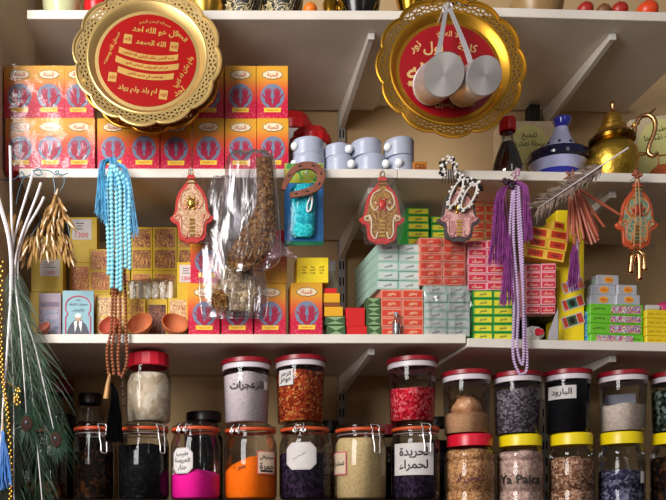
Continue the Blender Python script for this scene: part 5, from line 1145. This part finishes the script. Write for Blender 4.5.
fringe(t, 'tassel', M_silkb, q(112, 160), ((q(104, 0)[0], q(0, 186)[2]), (q(124, 0)[0], q(0, 190)[2])), 50, arc=(q(113, 0)[0], q(0, 160)[2]))
nail(t, (0, 0, -0.006), 0.036)
YB2 = -0.016
org2 = P(119, 171, YB2); q2_ = lambda px, py, yo=0.0: tuple(P(px, py, YB2) - org2 + Vector((0, yo, 0)))
t = thing('hanging_prayer_beads', 'brown wooden prayer beads with black tassel hanging below the turquoise ones', 'prayer beads', org2)
M_wood = mat('brown_wood_bead', '#8e5030', 0.35, var=0.2, scale=60); M_blk_s = mat('black_silk', '#040304', 0.9, spec=.05)
ps = [smooth_path([q2_(117, 200), q2_(113, 285), q2_(111, 330), q2_(107, 352), q2_(109, 378)], 5), smooth_path([q2_(118, 200), q2_(116, 285), q2_(115, 325), q2_(112, 350), q2_(114, 376)], 5), smooth_path([q2_(119, 200), q2_(120, 285, -.003), q2_(120, 330), q2_(118, 355), q2_(119, 374)], 5), smooth_path([q2_(120, 200), q2_(125, 285), q2_(126, 330), q2_(127, 360), q2_(122, 376), q2_(119, 374)], 5)]
beads(t, [[p for p in pa if p[2] < q2_(0, 268)[2]] for pa in ps], 0.0046, 0.0088, M_wood)
mb = MB()
for pa in ps: mb.tube([p for p in pa if p[2] >= q2_(0, 271)[2]], 0.0008, 5)
mb.build('hanging_cord', mat('brown_cord', '#5a3a28', 0.8), t)
MB().tube([q2_(110, 374), q2_(108, 384), q2_(106, 399)], [0.0035, 0.006, 0.0075], 12).build('wooden_cone', mat('tan_wood', '#b8854e', 0.4, var=0.15), t)
beads(t, [[q2_(122, 378), q2_(124, 412)]], 0.0052, 0.022, mat('dark_wood_bead', '#3a1c18', 0.35), 'dark_bead')
fringe(t, 'tassel', M_blk_s, q2_(112, 384), ((q2_(107, 0)[0], q2_(0, 438)[2]), (q2_(122, 0)[0], q2_(0, 438)[2])), 220, rad=0.0012, arc=(q2_(115, 0)[0], q2_(0, 396)[2]))
nail(t, (0, 0, 0.0), 0.017)
# lilac beads with purple tassels
YB = -0.03
org = P(515, 172, YB); q = lambda px, py, yo=0.0: tuple(P(px, py, YB) - org + Vector((0, yo, 0)))
t = thing('hanging_prayer_beads', 'long lilac prayer beads with thick purple tassels hanging left of the red-pink cartons', 'prayer beads', org)
M_lil = mat('lilac_bead', '#cbb0d4', 0.3, var=0.1); M_psilk = mat('purple_silk', '#8f3f88', 0.5, var=0.25, scale=60)
ps = [smooth_path([q(513, 186), q(509.5, 240), q(514, 300), q(513, 352), q(518, 371), q(522, 374), q(527, 366), q(525, 320), q(520, 250), q(516.5, 186)], 8),
      smooth_path([q(514, 187, -.004), q(513, 240, -.004), q(517.5, 300, -.004), q(516.5, 345, -.004), q(519.5, 362, -.004), q(522.5, 362, -.004), q(523, 330, -.004), q(521.5, 250, -.004), q(518, 187, -.004)], 8)]
ps = [ps[0][::-1], ps[1]]
beads(t, ps, 0.0037, 0.0066, M_lil, sc=(1.15, 1.15, .85))
fringe(t, 'tassel', M_psilk, q(510, 186), ((q(488, 0)[0], q(0, 262)[2]), (q(509, 0)[0], q(0, 262)[2])), 130, arc=(q(500, 0)[0], q(0, 196)[2]))
fringe(t, 'tassel', M_psilk, q(509, 235), ((q(500, 0)[0], q(0, 304)[2]), (q(513, 0)[0], q(0, 300)[2])), 80, arc=(q(508, 0)[0], q(0, 250)[2]))
fringe(t, 'tassel', M_psilk, q(516, 182), ((q(522, 0)[0], q(0, 240)[2]), (q(531, 0)[0], q(0, 236)[2])), 70, arc=(q(523, 0)[0], q(0, 190)[2]))
mb = MB()
for i in range(12): mb.ball(Vector(q(509, 184)) + Vector((R.uniform(-.012, .014), R.uniform(-.008, .004), R.uniform(-.012, .01))), 0.006, 8, 5)
mb.build('dark_knot', mat('aubergine_thread', '#2a1024', 0.6), t)
mb = MB()
for i in range(14): mb.ball(Vector(q(516, 174)) + Vector((R.uniform(-.006, .006), R.uniform(-.006, .002), -.002 * i + .008)), 0.0036, 7, 5)
mb.build('pink_bead_loop', mat('pink_mauve_bead', '#c08aa4', 0.35), t); nail(t, (0.002, 0, 0.006), 0.03)

# garland of tan seed pods with blue wire
YB = -0.03; org = P(57, 180, YB); q = lambda px, py, yo=0.0: Vector(tuple(P(px, py, YB) - org + Vector((0, yo, 0))))
t = thing('hanging_pod_garland', 'garland of glossy tan seed pods hanging at left over the yellow cartons', 'garland', org)
M_pod = mat('tan_pod', '#a8804c', 0.22, var=0.35, scale=45, coat=0.5); M_wireb = mat('teal_wire', '#4a7c92', 0.4)
pod = None; spots = []
for i in range(40): f = math.sqrt(R.random()); x = R.uniform(-1, 1); spots.append((57 + x * 17 * f, 200 + 32 * f - 6 * abs(x), -x * .55 + R.uniform(-.25, .25)))
for i in range(48): f = i / 47; spots.append((20 + 54 * f + R.uniform(-1.5, 1.5), 247 - 12 * math.sin(f * 2.8) + (i % 4) * 6.5, R.uniform(-.3, .3) + (.5 - f) * .7))
for i in range(16): f = i / 15; spots.append((9 + 17 * f, 217 + 20 * f + (i % 2) * 10, R.uniform(-.3, .3) + .3))
for i, (px, py, an) in enumerate(spots):
    yo = R.uniform(-.022, .006); l = R.uniform(1.0, 1.35)
    if pod is None:
        pod = MB().tube([(0, 0, 0.017), (0, 0, 0.010), (0, -.001, 0), (0, 0, -.010), (0, 0, -.018)], [0.0008, 0.0027, 0.0033, 0.0027, 0.0008], 8).build('seed_pod', M_pod, t)
        o = pod
    else: o = pod.copy(); COL.objects.link(o); o.parent = t
    o.location = q(px, py, yo); o.rotation_euler = (R.uniform(-.3, .3), an, R.uniform(-1, 1)); o.scale = (l, l, l)
mb = MB(); mb.tube(smooth_path([q(53, 176), q(55, 190), q(54, 200)], 5), 0.0012, 5); mb.tube(smooth_path([q(64, 176), q(64, 184), q(60, 191)], 5), 0.0010, 5)
for k in (-1, 0, 1): mb.tube(smooth_path([q(56, 196), q(56 + k * 9, 212), q(50 + k * 20, 240 - 3 * abs(k))], 5), 0.0008, 4)
mb.build('string', M_wireb, t)
org = P(40, 176, -0.012); q = lambda px, py, yo=0.0: Vector(tuple(P(px, py, -0.012) - org + Vector((0, yo, 0))))
t = MB().tube(smooth_path([q(-6, 179), q(6, 180), q(15, 179), q(20, 174), (q(22, 172)), q(24, 176), q(20, 177), q(28, 176), q(34, 172), q(38, 169, -.004), q(42, 174), q(37, 175), q(33, 171), q(42, 170), q(50, 171), q(56, 175), q(59, 171), q(55, 172), q(62, 175), q(68, 173)], 5), 0.0014, 6).build('hanging_wire', M_wireb, loc=org); tag(t, 'curly teal wire along the left end of the middle shelf edge', 'wire')
MB().tube(smooth_path([q(24, 177), q(19, 190), q(16, 205)], 5), 0.001, 5).build('wire_end', M_wireb, t)

# peacock feathers
M_shaft = mat('ivory_quill', '#e9dfe0', 0.4, var=0.05); M_barb = mat('peacock_green_barb', '#35513c', 0.45, var=0.5, scale=25); M_barb2 = mat('grey_green_barb', '#7d8f7c', 0.5, var=0.3, scale=25)
M_eye1 = mat('bronze_eye', '#3c2420', 0.8, var=0.3, spec=.1); M_eye2 = mat('deep_blue_eye', '#16202e', 0.4); M_eye3 = mat('emerald_eye', '#25422e', 0.4, var=0.4)
def feather(Q, C, E, label, Y, width, seed, eye=True, thick=0.0019):
    rr = random.Random(seed); Pq, Pc, Pe = P(Q[0], Q[1], Y - .012), P(C[0], C[1], Y), P(E[0], E[1], Y + .004); org = Pc
    t = thing('peacock_feather', label, 'feather', org, group='peacock feathers'); pth = smooth_path([Pq - org, Pc - org, (Pc.lerp(Pe, .5) - org) + Vector((0.004, -.006, 0)), Pe - org], 12)
    n = len(pth); MB().tube(pth, [thick * 1.6 * (1 - .8 * i / n) + .0004 for i in range(n)], 6).build('quill', M_shaft, t)
    c0 = n // 3; mbs = [MB(), MB()]; N = 300
    for i in range(N):
        f = i / N; k = c0 + 1 + f * (n - c0 - 2.01); j = int(k); p = pth[j].lerp(pth[j + 1], k - j); d = (pth[j + 1] - pth[j]).normalized(); sx = 1 if i % 2 else -1; side = d.cross(Vector((0, 1, 0))).normalized() * sx
        l = width * (0.35 + .9 * rr.random()) * (0.55 + .45 * min(1, f * 3)); y = rr.uniform(-.012, .012)
        sp = rr.uniform(.10, .80)
        a = p + side * l * sp * .5 + d * l * .55 + Vector((0, y * .5, 0)); b = p + side * l * sp * .85 + d * l * 1.25 + Vector((rr.uniform(-.004, .004), y, 0))
        mb = mbs[0 if rr.random() < .05 + 1.1 * f else 1]; wv = Vector((0.0005, 0.0004, 0.0002))
        mb.add([p - wv * .6, p + wv * .6, a + wv, a - wv, b], [(0, 1, 2, 3), (3, 2, 4)])
    o = mbs[0].build('green_barbs', M_barb, t); o['kind'] = 'stuff'; o = mbs[1].build('grey_barbs', M_barb2, t); o['kind'] = 'stuff'
    if eye:
        e = pth[-1]; M = Euler((0, math.atan2(-(pth[-1] - pth[-4]).x, -(pth[-1] - pth[-4]).z), 0)).to_matrix()
        mb = MB()
        for i in range(260):
            an = rr.uniform(0, 2 * PI); r0 = .006 + .006 * rr.random(); r1 = rr.uniform(.022, .046); yy = rr.uniform(-.004, .006); dn = 1.25 if math.cos(an) < 0 else 1
            a = Vector((r0 * math.sin(an), yy, r0 * 1.25 * math.cos(an))); b = Vector((r1 * math.sin(an) * .85, yy + rr.uniform(-.006, .004), r1 * 1.3 * math.cos(an) * dn + .004)); wv = Vector((math.cos(an), .4, -math.sin(an))) * .0011
            mb.add([e + M @ a - M @ wv, e + M @ a + M @ wv, e + M @ b], [(0, 1, 2)])
        o = mb.build('eye_barbs', M_eye3, t); o['kind'] = 'stuff'
        eb = MB().ball(e + Vector((0, -.005, 0)), 0.0145, 18, 8, 0, (1, .12, 1.3)).build('feather_eye', M_eye1, t)
        MB().ball(e + Vector((0, -.0064, .003)), 0.0050, 12, 7, 0, (1, .25, 1.1)).build('eye_spot', M_eye2, eb)
    return t
fs_ = [((10, 146), (13, 255), (27, 424), 'peacock feather with the clearest bronze eye, left side', -0.075, .085),
       ((33, 172), (11, 262), (14, 530), 'peacock feather running off the bottom left corner', -0.06, .075),
       ((41, 183), (15, 268), (56, 440), 'peacock feather reaching farthest right, over the dark clip jar', -0.055, .085),
       ((44, 197), (18, 262), (44, 522), 'peacock feather running off the bottom edge, right of the other', -0.05, .085),
       ((-4, 190), (11, 262), (-6, 540), 'peacock feather bending off the left frame edge', -0.085, .06)]
for i, (Q, C, E, lb, Y, wd) in enumerate(fs_): feather(Q, C, E, lb, Y, wd, i + 3, thick=0.0019 if i != 4 else .0034)
# gold braid and blue tassel at the far left
org = P(2, 335, -0.10); q = lambda px, py, yo=0.0: Vector(tuple(P(px, py, -0.10) - org + Vector((0, yo, 0))))
t = thing('hanging_gold_braid', 'gold braid with metallic flecks hanging in front of the feathers at far left', 'braid', org)
mb = MB(); pth = smooth_path([q(2, 262), q(1, 335), q(3, 380), q(8, 418), q(11, 470), q(10, 512)], 16)
for i, p in enumerate(pth): mb.ball(p + Vector((0.002 * (-1) ** i, 0, 0)), 0.0036, 8, 5, 0, (1, .7, 1.2))
mb.build('braid', M_gilt, t); 
mb = MB()
for i in range(22): x, y = R.uniform(14, 20), R.uniform(388, 405); mb.ball(q(x, y, R.uniform(-.004, .004)), .0022, 6, 4, 0, (1, .4, 1.6))
mb.build('sequin_patch', M_gilt, t); mb = MB(); mb.tube([q(3, 380), q(17, 388)], .001, 5); mb.build('patch_thread', M_gilt, t)
org = P(3, 432, -0.10)
t = thing('hanging_blue_tassel', 'small bright blue tassel at the lower left frame edge', 'tassel', org); fringe(t, 'threads', mat('bright_blue_silk', '#1f6fc0', 0.5), (0, 0, 0), ((-.012, -.13), (.022, -.12)), 60, rad=.001); MB().tube([(0, 0, .06), (0, 0, 0), (0, 0, -.006)], [.001, .001, .005], 8).build('tassel_cord', M_gilt, t)
# herb bags
M_bag = film('shiny_crumpled_bag', '#f4f2f6', 0.10, 0.24, 0.8, 20, 0.25, stretch=0.25)
M_herb = speckle('dried_brown_herb', ['#65401f', '#7c5430', '#4a2c15', '#946c3c', '#57371c', '#845a30'], 170, bump=0.9)
M_straw = speckle('dried_straw', ['#a08868', '#b8a282', '#8a7050', '#c4b294', '#746048'], 120, bump=0.8)
def loft_bag(name, secs, Y, org, m, parent, thick, wob, seed, n=30, k=24):
    """secs: (px left, px right, py) down the bag; closed flattened tube"""
    rr = random.Random(seed); mb = MB(); ph = [rr.uniform(0, 6.28) for _ in range(8)]
    pts = smooth_path([Vector((a, b, y)) for a, b, y in secs], max(2, n // len(secs)))
    for i, sct in enumerate(pts):
        f = i / (len(pts) - 1); th = thick * (math.sin(PI * min(1, f * 1.15 + .02)) ** .6 * .85 + .15) * (1 if f < .95 else .4)
        for j in range(k):
            a = 2 * PI * j / k; cx = (sct[0] + sct[1]) / 2; hw = (sct[1] - sct[0]) / 2
            v = P(cx + hw * math.cos(a), sct[2], Y) - org
            fold = wob * (math.sin(a * 5 + f * 3 + ph[0]) * .5 + math.sin(a * 9 - f * 9 + ph[1]) * .35 + math.sin(f * 17 + a * 2 + ph[2]) * .3 + rr.uniform(-.3, .3))
            mb.v.append((v.x + fold * .3, v.y + th * math.sin(a) + fold, v.z + rr.uniform(-.5, .5) * wob))
    L_ = len(pts)
    for i in range(L_ - 1):
        for j in range(k): mb.f.append([i * k + j, i * k + (j + 1) % k, (i + 1) * k + (j + 1) % k, (i + 1) * k + j]); mb.m.append(0); mb.sm.append(True)
    mb.f += [list(range(k)), [(L_ - 1) * k + j for j in range(k)][::-1]]; mb.m += [0, 0]; mb.sm += [True, True]
    return mb.build(name, m, parent, sharp=75)
def herb_mass(name, secs, Y, org, m, parent, thick, seed, strands, sm, ln=.014):
    rr = random.Random(seed); o = loft_bag(name, secs, Y, org, m, parent, thick, .0022, seed, 22, 18); vs = [v.co.copy() for v in o.data.vertices]; mb = MB()
    for i in range(strands):
        c = rr.choice(vs); d = Vector((rr.uniform(-1, 1), rr.uniform(-.8, .2), rr.uniform(-1, 1))).normalized(); wv = d.orthogonal().normalized() * .0008; a = c - d * ln * .4; b = c + d * ln * rr.uniform(.3, .8); mid = (a + b) / 2 + Vector((0, -.002, rr.uniform(-.003, .003)))
        mb.add([a - wv, a + wv, mid + wv, mid - wv, b], [(0, 1, 2, 3), (3, 2, 4)])
    x = mb.build('herb_sprigs', sm, o); x['kind'] = 'stuff'; return o
Y = -0.068; org = P(250, 170, Y)
t = thing('hanging_herb_bag', 'long clear bag of brown dried herbs hanging on the middle shelf edge', 'herb bag', org, group='clear bags of dried herbs')
loft_bag('clear_bag', [(232, 268, 151), (226, 275, 160), (224, 277, 185), (220, 279, 215), (217, 281, 240), (222, 279, 262), (228, 264, 271)], Y, org, M_bag, t, 0.026, .003, 5, 36, 34)
herb_mass('dried_herbs', [(256, 272, 158), (257, 274, 180), (256, 275, 205), (246, 275, 225), (234, 274, 243), (228, 262, 260), (230, 250, 268)], Y, org, M_herb, t, 0.020, 6, 700, mat('herb_sprig_brown', '#a8804c', 0.7, var=.4, scale=50))
mb = MB(); fl = [(P(a, b, Y) - org) for a, b in ((276, 236), (298, 258), (280, 256), (262, 266))]; mb.add(fl + [v + Vector((0, .004, 0)) for v in fl], [(0, 1, 2, 3), (7, 6, 5, 4)], 0, True); mb.build('bag_flap', film('pinkish_film', '#f4d8dc', 0.15, 0.2, 0.6, 40, 0.35), t)
nail(t, (0, 0.004, 0.0), 0.066)
Y = -0.02; org = P(230, 176, Y)
t = thing('hanging_herb_bag', 'crinkled clear bag with pale dried stalks hanging behind and below the brown herb bag', 'herb bag', org, group='clear bags of dried herbs')
loft_bag('clear_bag', [(214, 236, 176), (206, 242, 195), (203, 250, 225), (201, 262, 260), (199, 268, 290), (201, 267, 312), (203, 265, 318)], Y, org, M_bag, t, 0.014, .0035, 15, 40, 34)
herb_mass('dried_stalks', [(222, 252, 268), (218, 256, 285), (216, 254, 300), (220, 250, 310)], Y, org, M_straw, t, 0.008, 16, 260, mat('stalk_straw', '#b8a684', 0.7, var=.4, scale=50), .03)
herb_mass('brown_clump', [(212, 226, 290), (211, 228, 300), (213, 226, 308)], Y - .006, org, M_herb, t, 0.009, 17, 160, mat('herb_sprig_brown', '#a8804c', 0.7))
nail(t, (0, 0.002, 0.0), 0.018)

# turquoise sponge packet with a horseshoe
Y = -0.018; org = P(304, 163, Y); w_ = 39 * s(Y); h_ = 82 * s(Y)
t = thing('hanging_packet', 'blue packet with a turquoise sponge and white cord hanging behind the horseshoe', 'packet', org)
MB().box(-w_ / 2, w_ / 2, 0.003, 0.0045, -h_, 0).build('backing_card', mat('sky_blue_card', '#3f8fd0', 0.45, var=.2, scale=30), t)
mb = MB(); mb.box(-w_ / 2, w_ / 2, 0.0015, 0.003, -h_ * .24, 0); mb.build('header_card', swirl('yellow_green_header', ['#d8d048', '#e8c030', '#c8d860', '#5aa04a', '#e0d050'], 40, 1.2), t)
MB().box(-w_ / 2, w_ / 2, 0.0015, 0.003, -h_, -h_ * .95).build('green_strip', mat('bottle_green_card', '#2a8a5a', 0.5), t)
mb = MB(); mb.tube(smooth_path([(-0.002, -.008, -h_ * .30), (-0.002, -.010, -h_ * .45), (-.003, -.010, -h_ * .7), (-.004, -.007, -h_ * .92)], 5), [0.026] + [0.0305] * 12 + [.0305, .029, .022], 18); mb.v = [(x, max(-.022, min(.001, y * .6)), z) for x, y, z in mb.v]
mb.build('sponge', speckle('turquoise_sponge', ['#2fc0c4', '#25b0b8', '#45d0d0', '#1fa0aa'], 220, bump=.5), t)
MB().tube(smooth_path([(.014, -.023, -h_ * .34), (.016, -.025, -h_ * .5), (.012, -.026, -h_ * .62), (.004, -.026, -h_ * .64), (.004, -.026, -h_ * .56), (.012, -.026, -h_ * .46), (.013, -.025, -h_ * .36)], 6), 0.0022, 8).build('white_cord', mat('white_string', '#e8e6e4', 0.6), t)
mb = MB(); N = 10
for i in range(N + 1):
    for j in range(N + 1):
        x = -w_ * .53 + w_ * 1.06 * i / N; z = -h_ * 1.0 + h_ * 1.0 * j / N; e = math.sin(PI * i / N) * math.sin(PI * min(1, (j + .3) / N)); mb.v.append((x, -.002 - .026 * max(0, e) ** .6 + R.uniform(-.0015, .0015), z))
for i in range(N):
    for j in range(N): mb.f.append([i * (N + 1) + j, (i + 1) * (N + 1) + j, (i + 1) * (N + 1) + j + 1, i * (N + 1) + j + 1]); mb.m.append(0); mb.sm.append(True)
mb.build('plastic_front', film('blueish_film', '#e8f2fa', 0.03, 0.12, 0.4, 45, 0.2), t); nail(t, (0, 0.002, -.012), 0.017)
Y = -0.055; org = P(302, 180, Y)
t = thing('hanging_horseshoe', 'rusty brown horseshoe hanging in front of the turquoise sponge packet', 'horseshoe', org, (0, 0, 0))
pts = smooth_path([tuple(P(a, b, Y) - org) for a, b in ((283, 190), (287, 180), (294, 170), (303, 166), (313, 166.5), (320, 172), (321, 179), (317, 187), (307, 192), (296, 194.5), (290, 196))], 6); k = len(pts); mb = MB(); vs = []
for i, p in enumerate(pts):
    d = (pts[min(i + 1, k - 1)] - pts[max(i - 1, 0)]).normalized(); n_ = Vector((0, 1, 0)); sd = d.cross(n_).normalized(); ww = .0095 - .0035 * abs(2 * i / k - 1) ** 2
    for a_, b_ in ((-1, -1), (1, -1), (1, 1), (-1, 1)): vs.append(p + sd * ww * a_ + n_ * .004 * b_)
mb.add(vs, [(i * 4 + j, i * 4 + (j + 1) % 4, i * 4 + 4 + (j + 1) % 4, i * 4 + 4 + j) for i in range(k - 1) for j in range(4)] + [(3, 2, 1, 0), (k * 4 - 4, k * 4 - 3, k * 4 - 2, k * 4 - 1)])
mb.build('shoe', mat('rusty_iron', '#8a5240', 0.55, metal=.3, var=.25, scale=40, bump=.2), t, bevel=.0008)
mb = MB()
for i in (8, 16, 24, 32, 40, 48, 54):
    if i < k: p = pts[i]; d = (pts[min(i + 1, k - 1)] - pts[i - 1]).normalized(); a = d * .004; b = d.cross(Vector((0, 1, 0))) * .0018; f = Vector((0, -.0043, 0)); mb.add([p + f - a - b, p + f + a - b, p + f + a + b, p + f - a + b], [(0, 1, 2, 3)])
mb.build('nail_holes', M_dark, t); nail(t, tuple(P(306, 170, Y) - org + Vector((0, .004, -.006))), .014)

# bundle of incense sticks, star anise and quill feather
Y = -0.03; org = P(573, 178, Y); q = lambda px, py, yo=0.0: Vector(tuple(P(px, py, Y) - org + Vector((0, yo, 0))))
t = thing('hanging_stick_bundle', 'bundle of reddish brown wooden sticks fanned out below the middle shelf edge', 'stick bundle', org)
M_stk = mat('reddish_wood', '#a8543a', 0.45, var=.2, scale=50)
st = None
for i, (a, b) in enumerate(((566, 243), (568, 225), (571, 236), (572, 246), (575, 234), (577, 245), (581, 241), (584, 240), (588, 243), (590, 246), (594, 244), (598, 241), (596, 238), (606, 226), (618, 216), (600, 232))):
    A = q(573 + (i - 8) * .35, 186 + R.uniform(-2, 2), R.uniform(-.008, .008)); B = q(a, b, R.uniform(-.014, .008)); d = B - A; rot = d.to_track_quat('-Z', 'Y').to_euler()
    if st is None:
        o = st = MB().tube([(0, 0, 0), (0, 0, -.05), (0, 0, -.1)], [.0034, .0036, .003], 8).build('wooden_stick', M_stk, t)
    else: o = st.copy(); COL.objects.link(o); o.parent = t
    o.location = A; o.rotation_euler = rot; o.scale = (1, 1, d.length / .1)
mb = MB(); mb.tube([q(569, 190), q(573, 192, -.012), q(578, 189)], .0022, 6); mb.tube(smooth_path([q(572, 188), q(574, 180, -.004), q(573, 174)], 4), .0014, 5); mb.build('binding_thread', mat('pale_thread', '#c8b4a0', 0.8), t)
nail(t, tuple(q(573, 176)), .03)
org2 = P(571, 177, -0.045); t = thing('star_anise', 'star-shaped brown pod on the shelf edge above the fanned sticks', 'star anise', org2); mb = MB()
for i in range(6):
    a = i * PI / 3 + .3; mb.tube([(0, 0, 0), (.010 * math.cos(a), -.003, .010 * math.sin(a)), (.020 * math.cos(a), 0, .020 * math.sin(a))], [.003, .0042, .0008], 7)
mb.build('pod_star', mat('anise_brown', '#8a4e30', 0.5, var=.2), t); nail(t, (0, .001, 0), .044)
Y = -0.085; A, B = P(538, 208, Y), P(628, 148, Y); t = thing('quill_feather', 'ragged brown-grey quill feather slanting across the shelf edge beside the tagine', 'feather', A); d = B - A; pth = [d * (i / 24) + Vector((0, -.004 * math.sin(PI * i / 24), 0)) for i in range(25)]
MB().tube(pth, [.0006 + .0016 * i / 24 for i in range(25)], 6).build('quill', M_shaft, t); mb = MB(); dn = d.normalized(); sd = dn.cross(Vector((0, 1, 0)))
for i in range(240):
    f = R.uniform(0, .72); p = d * f; sx = 1 if i % 2 else -1; l = R.uniform(.018, .040); e = p - dn * l * .7 + sd * sx * l * R.uniform(.35, .85) + Vector((0, R.uniform(-.008, .012), 0)); wv = dn * .0014; mb.add([p - wv, p + wv, (p + e) / 2 + wv * 1.3 + sd * sx * .003, e], [(0, 1, 2, 3)])
o = mb.build('vane_barbs', mat('brown_grey_barbs', '#8a7568', 0.6, var=.45, scale=60), t); o['kind'] = 'stuff'
MB().tube([(d * .42), (d * .42) + Vector((.004, .05, -.004))], .001, 5).build('tie_thread', M_shaft, t)
# lilac bead strand with a purple tassel below the sticks
Y = -0.012; org = P(577, 190, Y); q = lambda px, py, yo=0.0: tuple(P(px, py, Y) - org + Vector((0, yo, 0)))
t = thing('hanging_prayer_beads', 'short lilac bead strand ending in a purple tassel under the fanned sticks', 'prayer beads', org); beads(t, [[q(577, 196), q(577.5, 240), q(578, 282)]], .0036, .0064, M_lil)
fringe(t, 'tassel', M_psilk, q(574, 246), ((q(567, 0)[0], q(0, 286)[2]), (q(578, 0)[0], q(0, 288)[2])), 70, arc=(q(573, 0)[0], q(0, 255)[2])); MB().tube([q(577, 178), q(577, 200), q(574, 246)], .0007, 5).build('bead_cord', M_psilk, t); nail(t, q(577, 179), .012)

# clear shrink wrap in front of the henna boxes and the pale green and orange-red cartons
def wrap_sheet(x0, x1, y0, y1, Y, label, m, seed, amp=.0022):
    rr = random.Random(seed); org = P((x0 + x1) / 2, y1, Y); NX, NZ = 16, 16; mb = MB()
    for i in range(NX + 1):
        for j in range(NZ + 1):
            v = P(x0 + (x1 - x0) * i / NX, y1 + (y0 - y1) * j / NZ, Y) - org; mb.v.append((v.x, -abs(rr.gauss(0, amp)), v.z + (rr.uniform(-.004, .004) if j == NZ else 0)))
    for i in range(NX):
        for j in range(NZ): mb.f.append([i * (NZ + 1) + j, (i + 1) * (NZ + 1) + j, (i + 1) * (NZ + 1) + j + 1, i * (NZ + 1) + j + 1]); mb.m.append(0); mb.sm.append(True)
    o = mb.build('shrink_wrap', m, loc=org, sharp=120); tag(o, label, 'plastic wrap', 'clear plastic wraps'); return o
M_wrap = film('taut_clear_film', '#f8f7f8', 0.03, 0.14, 0.25, 30, 0.22)
wrap_sheet(4, 95, 65, 168.0, 0.003, 'glossy clear shrink wrap over the leftmost henna boxes', M_wrap, 3)
wrap_sheet(424, 471, 285, 333.6, 0.012, 'crinkled clear wrap over the lower pale green cartons', M_bag, 4, .0035)
wrap_sheet(420, 466, 238, 284.6, 0.012, 'clear wrap over the orange-red cartons below the pink hamsa', M_wrap, 5, .003)
